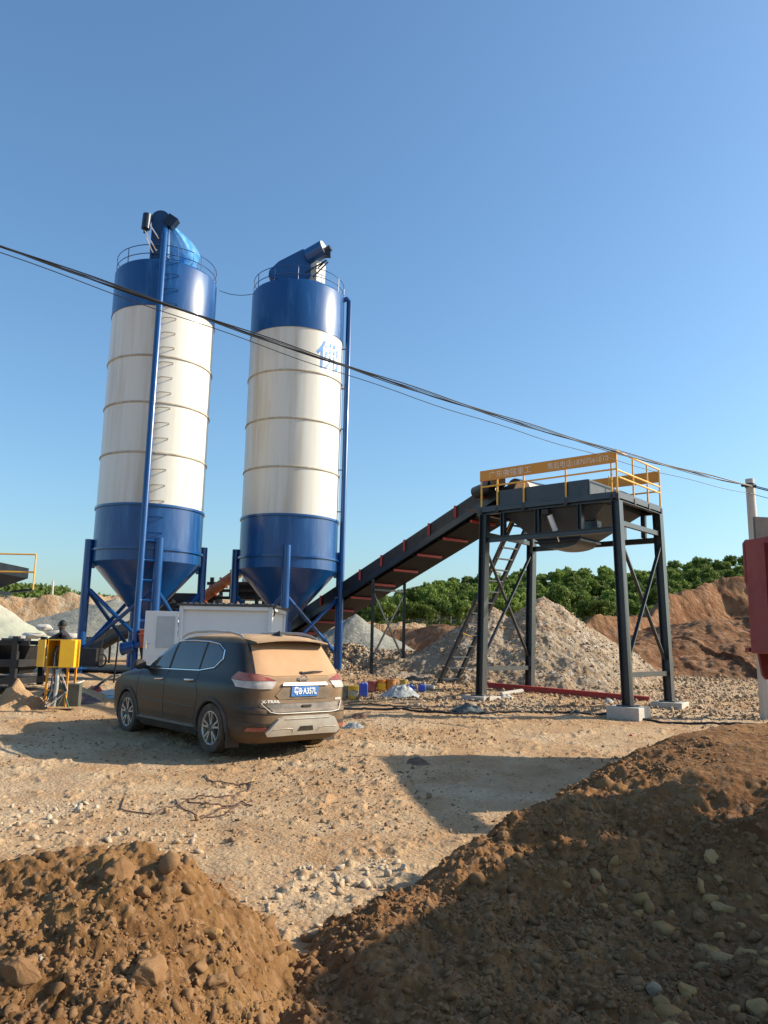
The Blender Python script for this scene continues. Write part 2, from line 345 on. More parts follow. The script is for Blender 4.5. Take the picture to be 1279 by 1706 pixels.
RK1 = [rock_shape(i, 1) for i in range(7)]; RK0 = [rock_shape(i+50, 0) for i in range(7)]
def scatter(name, P, sz, mat, hi=False, seed=1, smooth=False, tilt=.6):
    r = np.random.default_rng(seed); Vs = []; Fs = []; off = 0; shapes = RK1 if hi else RK0
    n = len(P); idx = r.integers(0, len(shapes), n); a = r.uniform(0, 2*math.pi, n); b = r.normal(0, tilt, n); c = r.normal(0, tilt, n)
    for k, (V0, F0) in enumerate(shapes):
        s = np.where(idx == k)[0]
        if len(s) == 0: continue
        ca, sa, cb, sb, cc, sc = np.cos(a[s]), np.sin(a[s]), np.cos(b[s]), np.sin(b[s]), np.cos(c[s]), np.sin(c[s])
        Rz = np.zeros((len(s), 3, 3)); Rz[:, 0, 0] = ca; Rz[:, 0, 1] = -sa; Rz[:, 1, 0] = sa; Rz[:, 1, 1] = ca; Rz[:, 2, 2] = 1
        Rx = np.zeros_like(Rz); Rx[:, 0, 0] = 1; Rx[:, 1, 1] = cb; Rx[:, 1, 2] = -sb; Rx[:, 2, 1] = sb; Rx[:, 2, 2] = cb
        Ry = np.zeros_like(Rz); Ry[:, 1, 1] = 1; Ry[:, 0, 0] = cc; Ry[:, 0, 2] = sc; Ry[:, 2, 0] = -sc; Ry[:, 2, 2] = cc
        Rm = np.einsum('nij,njk->nik', np.einsum('nij,njk->nik', Rx, Ry), Rz)
        V = np.einsum('nij,vj->nvi', Rm, V0)*sz[s][:, None, None]+P[s][:, None, :]
        Fc = F0[None]+(np.arange(len(s))*len(V0))[:, None, None]+off
        Vs.append(V.reshape(-1, 3)); Fs.append(Fc.reshape(-1, 3)); off += len(s)*len(V0)
    return npmesh(name, np.concatenate(Vs), np.concatenate(Fs), mat, smooth)
FONT_CACHE = {}
def text_mesh(name, s, size, mat, parent, fn, ext=0.0, bold=0.0, fit=None):
    """lettering as a mesh; fn maps flat (x,y) of the text to 3-D"""
    cu = bpy.data.curves.new('t', 'FONT'); cu.body = s; cu.size = size; cu.align_x = 'CENTER'; cu.align_y = 'CENTER'; cu.offset = bold
    cu.resolution_u = 3; to = bpy.data.objects.new('t', cu); S.collection.objects.link(to)
    dg = bpy.context.evaluated_depsgraph_get(); me = bpy.data.meshes.new_from_object(to.evaluated_get(dg)); bpy.data.objects.remove(to)
    bm = bmesh.new(); bm.from_mesh(me)
    if fit:
        xs = [v.co.x for v in bm.verts]; ys = [v.co.y for v in bm.verts]; cx, cy = (min(xs)+max(xs))/2, (min(ys)+max(ys))/2; kx, ky = fit[0]/(max(xs)-min(xs)), fit[1]/(max(ys)-min(ys))
        for v in bm.verts: v.co.x = (v.co.x-cx)*kx; v.co.y = (v.co.y-cy)*ky
    for v in bm.verts: v.co = fn(v.co.x, v.co.y)
    bm.to_mesh(me); bm.free(); me.name = name; me.materials.clear(); me.materials.append(mat)
    o = bpy.data.objects.new(name, me); S.collection.objects.link(o); o.parent = parent; return o

# ================================================================ THE GROUND
def near_relief(x, y):
    r = np.hypot(x, y)
    z = fbm(x, y, .45, 3, 3)*.05+fbm(x, y, 1.8, 4, 9)*.028
    cl = fbm(x, y, 5.5, 4, 21, .6); z = z+np.clip(cl-.12, 0, 1)*.07
    for k, xs in enumerate((-2.75, -1.35)):      # wheel tracks
        c = xs+.25*np.sin(y*.35+.6)+.04*(y-6)*-1
        d = np.abs(x-c); z = z-.022*np.exp(-(d/.14)**2)*(np.sin(y*9)*.3+.7)*np.clip(fbm(x, y, .5, 2, 8)*3+.5, 0, 1)
    return z*np.clip((34-r)/14, .25, 1)
def ground_z(x, y): return base_g(x, y)+near_relief(x, y)
ang = np.concatenate([np.linspace(-180, -44, 40)[:-1], np.linspace(-44, 44, 1150), np.linspace(44, 180, 40)[1:]])
rad = np.concatenate([[.05], np.geomspace(1.2, 45, 900), np.geomspace(46, 1500, 60)])
A, Rr = np.meshgrid(np.radians(ang), rad); X = np.sin(A)*Rr; Y = np.cos(A)*Rr
g = gridmesh('ground', X, Y, ground_z(X, Y), gmat); tag(g, kind='structure')
gz = lambda x, y: float(ground_z(np.array([x]), np.array([y]))[0])
# loose stones lying on the site
n = 3200; a = np.radians(rng.uniform(-30, 30, n)); r_ = 3+rng.power(1.3, n)*19
x = np.sin(a)*r_; y = np.cos(a)*r_; keep = fbm(x, y, .5, 3, 77)+rng.uniform(-.5, .5, n) > .05; x = x[keep]; y = y[keep]
sz = np.clip(rng.lognormal(-4.5, .5, len(x)), .006, .045)
o = scatter('loose_stones', np.stack([x, y, ground_z(x, y)+sz*.25], 1), sz, rubm, seed=3); tag(o, 'small pale stones and clods strewn over the trampled site floor', 'stones', kind='stuff')
n = 19000; a = np.radians(rng.uniform(-30, 30, n)); r_ = 3+rng.power(1.4, n)*15; x = np.sin(a)*r_; y = np.cos(a)*r_
keep = fbm(x, y, .8, 4, 88)*2.2+rng.uniform(-.4, .4, n) > .22; x = x[keep]; y = y[keep]; sz = np.clip(rng.lognormal(-4.55, .6, len(x)), .005, .05)
o = scatter('earth_clods', np.stack([x, y, ground_z(x, y)+sz*.15], 1), sz, clodm, seed=33); tag(o, 'brown crumbs and clods of earth strewn over the site floor', 'clods', kind='stuff')
cl = [(Zp(px_, py_, 0), r2_) for px_, py_, r2_ in ((90, 1350, .35), (200, 1395, .5), (120, 1425, .5), (245, 1415, .35), (500, 1480, .38), (545, 1462, .25), (640, 1450, .2), (60, 1390, .4))]
xs_, ys_ = [], []
for q_, r2_ in cl: xs_ += list(rng.normal(q_.x, r2_*.7, 45)); ys_ += list(rng.normal(q_.y, r2_*1.1, 45))
x = np.array(xs_); y = np.array(ys_); sz = np.clip(rng.lognormal(-4.1, .55, len(x)), .007, .05)
o = scatter('pale_chips', np.stack([x, y, ground_z(x, y)+sz*.15], 1), sz, limem, seed=41); tag(o, 'whitish stone chips in loose patches on the bare earth behind the heaps', 'stones', kind='stuff')
# dense band of rubble round the gantry feet and behind the car
n = 15000; x = rng.uniform(-1.5, 12, n); y = rng.uniform(14, 24, n)
lim = 16.6-.18*np.clip(x, -2, 12)+.8*fbm(x, y, .6, 3, 5); keep = (y > lim) & (np.abs(x/y) < .56); x = x[keep]; y = y[keep]
sz = np.clip(rng.lognormal(-3.75, .5, len(x)), .012, .09)
o = scatter('rubble', np.stack([x, y, ground_z(x, y)+sz*.3], 1), sz, rubm, seed=4); tag(o, 'pale broken stone spread around the gantry feet', 'rubble', kind='stuff')

# ================================================================ FOREGROUND HEAPS
def crest_height(x, y, crest, near, far):
    """height of a ridge: crest = [(x,y,z)], near(dist,z) and far(dist,z) profile functions"""
    best = np.full(x.shape, 1e9); zq = np.zeros(x.shape); side = np.zeros(x.shape)
    for (x0, y0, z0), (x1, y1, z1) in zip(crest[:-1], crest[1:]):
        dx, dy = x1-x0, y1-y0; L2 = dx*dx+dy*dy
        t = np.clip(((x-x0)*dx+(y-y0)*dy)/L2, 0, 1); qx = x0+t*dx; qy = y0+t*dy; d = np.hypot(x-qx, y-qy)
        m = d < best; best = np.where(m, d, best); zq = np.where(m, z0+t*(z1-z0), zq)
        side = np.where(m, np.sign(dx*(y-y0)-dy*(x-x0)), side)
    return np.where(side > 0, far(best, zq), near(best, zq))
# right-hand heap: a flat crusted top at the right falling to a stony flank
crestR = [(-.1, 1.6, .14), (-.28, 3.2, .13), (-.36, 4.1, .06), (-.28, 4.65, .0), (.26, 5.05, .12), (.66, 5.35, .29), (1.13, 5.75, .48), (1.69, 6.25, .63), (2.1, 6.65, .76), (2.56, 7.05, .86), (3.05, 7.4, .90), (3.9, 7.9, .92), (5.2, 8.2, .92), (7, 8, .6)]
def nearR(d, z):
    top = np.clip(z, 0, 1)
    flatw = .15+1.25*np.clip((z-.45)/.45, 0, 1)
    h = z-.05*np.minimum(d, flatw)-.34*np.clip(d-flatw, 0, 1.5)-.12*np.clip(d-flatw-1.5, 0, 9)
    return np.maximum(h, .13-.10*np.clip(.35-d, 0, 1)/.35)
def farR(d, z): return z-.62*d-.1*d*d
def heapR(x, y):
    z = crest_height(x, y, crestR, nearR, farR)
    ff = fbm(x, y, 1.1, 3, 31)*.10+fbm(x, y, 3.2, 4, 33)*.07+fbm(x, y, 11, 4, 35, .6)*.045+fbm(x, y, 30, 3, 36, .6)*.014
    smooth = np.clip((x-1.9)/.7, 0, 1)*np.clip((y-5.4)/.7, 0, 1)
    return z+ff*(1-.68*smooth)
X, Y = polar(1.5, 10.5, 620, -16, 50, 720)
Zh = heapR(X, Y); mask = Zh > ground_z(X, Y)-.06
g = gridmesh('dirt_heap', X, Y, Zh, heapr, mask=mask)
tag(g, 'large dark brown heap of stony earth filling the lower right foreground', 'dirt heap')
# left-hand heap
def heapL(x, y):
    px, py, pz = -1.13, 3.95, .66
    dx = x-px; dy = y-py
    r = np.where(dx > 0, np.hypot(dx*1.13, np.where(dy < 0, dy*.42, dy*1.0)), np.hypot(dx*.30, np.where(dy < 0, dy*.40, dy*.95)))
    z = pz-.80*np.sqrt(r*r+.012)+.08
    z = np.maximum(z, -.25)
    return z+fbm(x, y, 1.6, 3, 41)*.09+fbm(x, y, 4.5, 4, 43)*.05+fbm(x, y, 12, 4, 45, .6)*.045+fbm(x, y, 30, 3, 46, .6)*.015
X, Y = polar(1.4, 6.2, 620, -48, 4, 560)
Zh = heapL(X, Y); mask = Zh > ground_z(X, Y)-.05
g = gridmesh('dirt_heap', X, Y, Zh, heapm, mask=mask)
tag(g, 'sunlit orange brown heap of earth and stones in the lower left foreground', 'dirt heap')
def rocks_on(fn, n, xr, yr, med, sig, mx, matl, name, label, seed, hi=True, dens=None):
    r = np.random.default_rng(seed); x = r.uniform(*xr, n); y = r.uniform(*yr, n); z = fn(x, y)
    k = z > ground_z(x, y)-.0
    if dens is not None: k &= dens(x, y) > r.uniform(0, 1, n)
    k &= np.abs(x/y) < .60
    x, y, z = x[k], y[k], z[k]; sz = np.clip(r.lognormal(med, sig, len(x)), .005, mx)
    o = scatter(name, np.stack([x, y, z-sz*.10], 1), sz, matl, hi=hi, seed=seed); tag(o, label, 'stones', kind='stuff'); return o
clump = lambda s, b=.25: (lambda x, y: np.clip(.5+fbm(x, y, 1.3, 3, s)*1.8, 0, 1)+b*0)
dR = lambda x, y: np.clip(.55+fbm(x, y, 1.5, 3, 51)*1.5-.8*np.clip((x-2.3)/.6, 0, 1)*np.clip((y-5.6)/.5, 0, 1), 0.02, 1)
rocks_on(heapR, 70000, (-1.2, 5), (1.9, 9), -4.6, .6, .045, rockm, 'earth_clods', 'small clods and stones all over the dark right hand heap', 61, False, dR)
rocks_on(heapR, 1500, (-1.2, 4.2), (1.9, 8), -3.45, .42, .075, rockm, 'heap_stones', 'fist sized brown stones bedded in the dark right hand heap', 62, True, dR)
rocks_on(heapL, 34000, (-3.5, .4), (1.8, 5.2), -4.5, .55, .045, rockm, 'earth_clods', 'small clods and stones all over the sunlit left hand heap', 63, False, clump(55))
rocks_on(heapL, 420, (-3.2, .2), (1.8, 5), -3.45, .42, .075, rockm, 'heap_stones', 'fist sized brown stones bedded in the sunlit left hand heap', 64, True, clump(57))
rocks_on(heapR, 420, (.8, 3.2), (2.2, 5.2), -3.05, .35, .085, rockr, 'angular_stones', 'angular ochre stones at the lower right of the dark heap', 66, True, lambda x, y: np.clip(.2+fbm(x, y, 1.6, 3, 58)*1.2+(x-1.2)*.4, 0, 1))
# the large stones one can single out
def boulder(px, py, fn, size, lab, matl, seed):
    best = None          # walk along the view ray until it meets the heap
    v = ray(px, py); t = 1.0
    while t < 14:
        q = _C+v*t/v[1]; 
        if q[2] < float(fn(np.array([q[0]]), np.array([q[1]]))[0]): break
        t += .02
    V, Fc = rough_rock(seed)
    rr = random.Random(seed); R3 = Matrix.Rotation(rr.uniform(0, 6), 3, 'Z') @ Matrix.Rotation(rr.uniform(-.5, .5), 3, 'X')
    V = (np.array(R3) @ V.T).T*size*.78
    o = npmesh('rock', V, Fc, matl, False); o.location = (q[0], q[1], q[2]+size*.16); tag(o, lab, 'rock', 'large stones on the earth heaps')
for a in [(1188, 1436, heapR, .10, 'ochre square-faced rock high on the right heap near the picture edge', rockr, 1),
          (1202, 1520, heapR, .085, 'tall brown rock under the square ochre one on the right heap', rockr, 2),
          (1165, 1530, heapR, .07, 'leaning brown rock left of the tall one on the right heap', rockm, 3),
          (1178, 1590, heapR, .075, 'broad flat ochre rock midway down the right heap', rockr, 4),
          (1142, 1660, heapR, .075, 'bright yellowish rock at the foot of the right heap', rockr, 5),
          (1265, 1690, heapR, .075, 'ochre rock in the bottom right corner of the picture', rockr, 6),
          (1252, 1565, heapR, .08, 'rounded reddish brown rock near the right edge of the heap', rockm, 7),
          (1090, 1655, heapR, .06, 'pale long stone left of the bright rock at the heap foot', rubm, 8),
          (838, 1395, heapR, .06, 'small round rock on the skyline of the right heap', rockm, 9),
          (195, 1460, heapL, .11, 'big flat slab leaning on top of the left heap', rockm, 10),
          (240, 1490, heapL, .055, 'dark upright stone just right of the slab on the left heap', rockm, 11),
          (35, 1630, heapL, .12, 'large smooth brown rock at the left edge of the left heap', rockm, 12),
          (250, 1630, heapL, .10, 'long slab half buried in the middle of the left heap', rockm, 13),
          (362, 1640, heapL, .06, 'brown block low on the right flank of the left heap', rockm, 14),
          (66, 1600, heapL, .028, 'small whitish stone on the left flank of the left heap', rubm, 15),
          (440, 1660, heapL, .028, 'small pale grey stone low on the left heap', rubm, 16),
          (355, 1560, heapL, .06, 'orange brown stone below the crest of the left heap', rockr, 17)]: boulder(*a)
# small pale mound beside the cabinet, at the left edge
def moundS(x, y):
    c = D(30, 1126, 15.4); z = c.z-1.15*np.hypot((x-c.x)*.95, (y-c.y)*.8)
    return z+fbm(x, y, 1.6, 4, 71)*.30+fbm(x, y, 6, 4, 73)*.10
def mound_obj(name, fn, xr, yr, nx, ny, matl, lab, cat, kind=None, lim=-.08):
    X, Y = np.meshgrid(np.linspace(*xr, nx), np.linspace(*yr, ny)); Zz = fn(X, Y)
    g = gridmesh(name, X, Y, Zz, matl, mask=Zz > ground_z(X, Y)+lim); return tag(g, lab, cat, kind=kind)
mound_obj('dirt_mound', moundS, (-10, -4), (12.5, 18), 260, 220, gmat, 'low pale mound of loose earth at the left edge by the yellow cabinet', 'dirt mound')
c2 = onG(225-95, 1162)
mound_obj('dirt_mound', lambda x, y: c2.z+.26-.55*np.hypot((x-c2.x)*.8, y-c2.y)+fbm(x, y, 3, 4, 75)*.1, (c2.x-1, c2.x+1), (c2.y-1, c2.y+1), 90, 90, gmat, 'tiny crumbled mound of earth between the yellow cabinet and the parked car', 'dirt mound')

# ================================================================ HEAPS AND BANKS BEHIND
def cone(x, y, cx, cy, cz, sl, pw=1., sx=1, sy=1): return cz-sl*np.hypot((x-cx)*sx, (y-cy)*sy)**pw
ap = D(905, 996, 23.6); sh = D(818, 1014, 23.8); s2 = D(745, 1068, 23.4)
def pile_main(x, y):
    z = np.maximum(cone(x, y, ap.x, ap.y, ap.z+.1, .70), cone(x, y, sh.x, sh.y, sh.z+.05, .62))
    z = np.maximum(z, cone(x, y, s2.x, s2.y, s2.z, .42))
    return z+fbm(x, y, .7, 3, 81)*.16+fbm(x, y, 2.6, 4, 83)*.10+fbm(x, y, 9, 3, 85)*.04
mound_obj('gravel_pile', pile_main, (-1.8, 11), (18.5, 28), 420, 330, pilem, 'tall pointed pile of pale stony gravel behind the steel gantry', 'gravel pile')
n = 8000; x = rng.uniform(-1.5, 9.5, n); y = rng.uniform(18.5, 24.5, n); z = pile_main(x, y); k = z > ground_z(x, y)
x, y, z = x[k], y[k], z[k]; sz = np.clip(rng.lognormal(-3.95, .55, len(x)), .01, .085)
tag(scatter('pile_stones', np.stack([x, y, z], 1), sz, rubm, seed=8), 'loose stones lying on the tall pale gravel pile', 'stones', kind='stuff')
# rubble bank behind the car, under the conveyor
b0 = D(560, 1078, 25.5); b1 = D(700, 1088, 24.5)
def bankR(x, y):
    z = crest_height(x, y, [(b0.x-5, b0.y+1, 1.35), (b0.x, b0.y, b0.z), (b0.x+1.2, b0.y-.2, b0.z-.1), (b1.x, b1.y, b1.z-.1), (b1.x+2, b1.y, .9)], lambda d, z: z-.5*np.clip(d-.5, 0, 9), lambda d, z: z-.4*d)
    return z+fbm(x, y, .8, 3, 91)*.2+fbm(x, y, 3, 4, 93)*.14+fbm(x, y, 9, 3, 95)*.05
mound_obj('rubble_bank', bankR, (-7, 4.5), (22, 28), 380, 200, pilem, 'low lumpy bank of pale rubble behind the car and under the conveyor', 'rubble bank')
n = 9000; x = rng.uniform(-4, 3, n); y = rng.uniform(22.4, 26, n); z = bankR(x, y); k = z > ground_z(x, y)
x, y, z = x[k], y[k], z[k]; sz = np.clip(rng.lognormal(-3.2, .5, len(x)), .02, .12)
tag(scatter('bank_stones', np.stack([x, y, z], 1), sz, rubm, seed=9), 'broken stones lying on the low rubble bank', 'stones', kind='stuff')
p = D(592, 1024, 31)
mound_obj('gravel_pile', lambda x, y: cone(x, y, p.x, p.y, p.z, .58)+fbm(x, y, 1, 3, 97)*.1+fbm(x, y, 5, 3, 98)*.03, (p.x-3.6, p.x+3.6), (p.y-3.6, p.y+3), 160, 140, greym, 'blue grey gravel cone seen beneath the sloping conveyor', 'gravel pile')
p2 = D(528, 1000, 38)
mound_obj('gravel_pile', lambda x, y: cone(x, y, p2.x, p2.y, p2.z, .5, 1.1)+fbm(x, y, .7, 3, 99)*.2+fbm(x, y, 3, 3, 98)*.08, (p2.x-5.5, p2.x+5.5), (p2.y-4, p2.y+4), 160, 140, cutm, 'brown stony heap behind the right silo leg with a tree beyond', 'gravel pile')
p3 = D(150, 1003, 36); p3b = D(195, 1000, 36)
mound_obj('gravel_pile', lambda x, y: np.maximum(cone(x, y, p3b.x, p3b.y, p3b.z+.1, .40, 1, .9), cone(x, y, p3.x, p3.y, p3.z-.1, .36))+fbm(x, y, .6, 3, 101)*.15+fbm(x, y, 5, 3, 98)*.03, (p3.x-8, p3b.x+8), (p3.y-7, p3.y+5), 220, 170, greym, 'wide grey gravel pile behind the left silo', 'gravel pile')
p4 = D(-8, 1008, 28)
mound_obj('gravel_pile', lambda x, y: cone(x, y, p4.x, p4.y, p4.z+.05, .60)+fbm(x, y, .9, 3, 105)*.12+fbm(x, y, 5, 3, 98)*.03, (p4.x-4, p4.x+5), (p4.y-4.5, p4.y+4), 150, 140, greenm, 'pale greenish heap of fines at the left edge behind the hopper', 'gravel pile')
# earth banks (terrain)
def ridge_obj(name, pts, zbase, slope, back, noise, matl, seed, xr, yr, nx, ny, terr=0, cliff=0):
    X, Y = np.meshgrid(np.linspace(*xr, nx), np.linspace(*yr, ny))
    def nf(d, z):
        h = z-slope*d if not cliff else z-1.5*np.minimum(d, cliff)-slope*np.maximum(d-cliff, 0)
        return h
    Zz = crest_height(X, Y, pts, nf, lambda d, z: z-back*d)
    if terr: Zz = Zz+terr*np.sin(Zz*5.2+fbm(X, Y, .3, 3, seed+9)*3)*np.clip(Zz-1.2, 0, 1)
    Zz = Zz+fbm(X, Y, .35, 3, seed)*noise+fbm(X, Y, 1.3, 4, seed+3)*noise*.5+fbm(X, Y, 5, 4, seed+6)*noise*.16
    g = gridmesh(name, X, Y, Zz, matl, mask=Zz > base_g(X, Y)-.2); tag(g, kind='structure'); return g
pt = lambda x, y, d: tuple(D(x, y, d))
# red-brown hill at the right, with dug terraces
ridge_obj('red_earth_hill', [pt(955, 1062, 29), pt(985, 1030, 30), pt(1060, 1026, 31), pt(1100, 1004, 33), pt(1150, 980, 35), pt(1190, 968, 36), pt(1240, 964, 36), pt(1330, 985, 35), pt(1500, 1010, 34)], 0, .25, .5, .45, reds, 120, (6, 30), (19, 44), 380, 380, .09, 1.1)
# spoil tip on that hill, dug face in shade
q = D(1190, 1040, 27)
ridge_obj('red_earth_terrace', [pt(1010, 1100, 25), pt(1100, 1060, 27), pt(1180, 1030, 28), pt(1250, 1052, 27), pt(1340, 1080, 26)], 0, .30, .12, .35, reds, 140, (6, 18), (18.5, 33), 300, 300, .05)
# reddish bank between the rubble and the forest
ridge_obj('red_earth_bank', [pt(600, 1052, 42), pt(660, 1049, 42), pt(760, 1045, 40), pt(800, 1052, 38), pt(980, 1060, 38)], 0, .55, .3, .3, reds, 160, (-4, 16), (33, 48), 260, 160)
# cut bank on the left
ridge_obj('cut_earth_bank', [pt(-160, 990, 56), pt(0, 992, 56), pt(70, 995, 57), pt(140, 993, 58), pt(230, 993, 60), pt(420, 1005, 64), pt(560, 1030, 66)], 0, 1.3, .04, .6, cutm, 180, (-50, 4), (48, 100), 420, 320)
# far ground and wooded hills
hp = [(x_, y_) for x_, y_ in ((-200, 965), (0, 972), (60, 972), (110, 978), (170, 990), (240, 1005), (330, 1030))]
X, Y = np.meshgrid(np.linspace(-260, 40, 150), np.linspace(180, 420, 60))
pk = [D(x_, y_, 330) for x_, y_ in hp]; tops = np.interp(X*330/Y, [q.x for q in pk], [q.z-5 for q in pk])
Zf = 1+(tops-1)*np.clip((Y-190)/140, 0, 1)**.8+fbm(X, Y, .03, 3, 201)*1.5
g = gridmesh('wooded_hill', X, Y, Zf, woodfl); tag(g, kind='structure')
def leafblob(n, sc, r_, seed, sph=1.0):
    """n leaf-cluster faces in a ragged dome of clumps; returns V,F"""
    r = np.random.default_rng(seed); nc = 64; cen = r.normal(0, 1, (nc, 3)); cen /= np.linalg.norm(cen, axis=1)[:, None]; cen *= r.uniform(.45, .95, nc)[:, None]
    cen[:, 2] = cen[:, 2]*.85; k = r.integers(0, nc, n); d = r.normal(0, 1, (n, 3)); d /= np.linalg.norm(d, axis=1)[:, None]
    p = cen[k]+d*(r.uniform(.12, .30, n)*.85)[:, None]; p[:, 2] *= .85; p[:, 2] = np.maximum(p[:, 2], -.7+.2*r.random(n))
    nrm = d+r.normal(0, .45, (n, 3)); nrm /= np.linalg.norm(nrm, axis=1)[:, None]
    t = np.cross(nrm, r.normal(0, 1, (n, 3))); t /= np.linalg.norm(t, axis=1)[:, None]; b = np.cross(nrm, t)
    s = r.uniform(.6, 1.3, n)[:, None]*sc; V = np.stack([p-t*s, p-b*s*.6, p+t*s, p+b*s*.6], 1).reshape(-1, 3)*np.array(r_)
    return V, np.arange(n*4).reshape(-1, 4)
n = 900; xs = rng.uniform(-240, 10, n); ys = rng.uniform(215, 345, n)
tp = np.interp(xs*330/ys, [q.x for q in pk], [q.z-5 for q in pk]); zs = 1+(tp-1)*np.clip((ys-190)/140, 0, 1)**.8
V0, F0 = leafblob(110, .28, (3.2, 3.2, 3.4), 5); Vs = (V0[None]*rng.uniform(.7, 1.25, n)[:, None, None]+np.stack([xs, ys, zs+2.2], 1)[:, None, :]).reshape(-1, 3)
Fs = (F0[None]+(np.arange(n)*len(V0))[:, None, None]).reshape(-1, 4)
tag(npmesh('far_wood', Vs, Fs, leaf, False), 'distant wood covering the low hill beyond the cut bank', 'wood', kind='stuff')
# forested slope on the right
prof = [D(x_, y_, 190) for x_, y_ in ((560, 1012), (640, 1003), (690, 985), (760, 968), (800, 972), (880, 955), (960, 950), (1050, 955), (1130, 945), (1200, 935), (1270, 935), (1500, 925))]
def hillz(x, y):
    top = np.interp(np.asarray(x)*190/np.asarray(y), [q.x for q in prof], [q.z-6.3 for q in prof])
    t = np.clip((np.asarray(y)-105)/85, 0, 1.3); return 1.0+(top-1.0)*t**1.0
X, Y = np.meshgrid(np.linspace(-25, 190, 160), np.linspace(100, 215, 60))
g = gridmesh('forest_hill', X, Y, hillz(X, Y), woodfl); tag(g, kind='structure')
protos = []
for k in range(5):
    t = empty('tree', (0, 0, -50)); hgt = 8.2; r = random.Random(k)
    mb = MB(); mb.tube([(0, 0, -1), (.08, .05, 2.5), (r.uniform(-.2, .2), .1, 5), (r.uniform(-.3, .3), 0, 6.8)], [.2, .16, .11, .05], 6)
    for j in range(5):
        a = r.uniform(0, 6.3); z = r.uniform(3.2, 5.6); mb.tube([(0.05, .05, z), (math.cos(a)*.7, math.sin(a)*.7, z+.8), (math.cos(a)*1.3, math.sin(a)*1.3, z+1.2)], [.07, .045, .02], 4)
    mb.build('trunk', bark, t)
    V, Fc = leafblob(3200, .085, (1.95+.15*r.random(), 1.9, 2.1+.35*r.random()), 300+k); V[:, 2] += 6.1
    V2, F2 = leafblob(260, .14, (1.2, 1.2, 1.3), 330+k); V2[:, 2] += 3.6
    c = npmesh('crown', np.concatenate([V, V2]), np.concatenate([Fc, F2+len(V)]), leaf, False); c.parent = t
    protos.append((t, list(t.children)))
used = [False]*5; tr = random.Random(11); rows = 0
def put_tree(x, y, s, lab, group):
    k = tr.randrange(5); t, ch = protos[k]
    if not used[k]: o = t; used[k] = True
    else:
        o = t.copy(); S.collection.objects.link(o)
        for c in ch: q = c.copy(); S.collection.objects.link(q); q.parent = o
    o.location = (x, y, float(hillz(x, y)) if y > 100 and x > -24 and x < 185 else 1); o.rotation_euler = (0, 0, tr.uniform(0, 6.28)); o.scale = (s, s, s*tr.uniform(.92, 1.12))
    tag(o, lab, 'tree', group)
y = 108
while y < 200:
    x = -.06*y
    step = 3.25
    while x < .56*y:
        vis_left = -.03*y
        if x > vis_left+tr.uniform(-2, 2): put_tree(x+tr.uniform(-1, 1), y+tr.uniform(-2.5, 2.5), tr.uniform(.72, .98), 'round-crowned green tree in the wood on the slope behind the gantry', 'trees of the forested slope')
        x += step*tr.uniform(.85, 1.2)
    y += 9.8 if y > 115 else 6
q = D(541, 1000, 118); put_tree(q.x, q.y, .62, 'lone small tree seen between the right silo cone and its leg', None)
for o in [o for o in S.collection.objects if o.type == "EMPTY"]:
    if o.get('label', '').startswith('lone small'): o.location.z = q.z-4.0

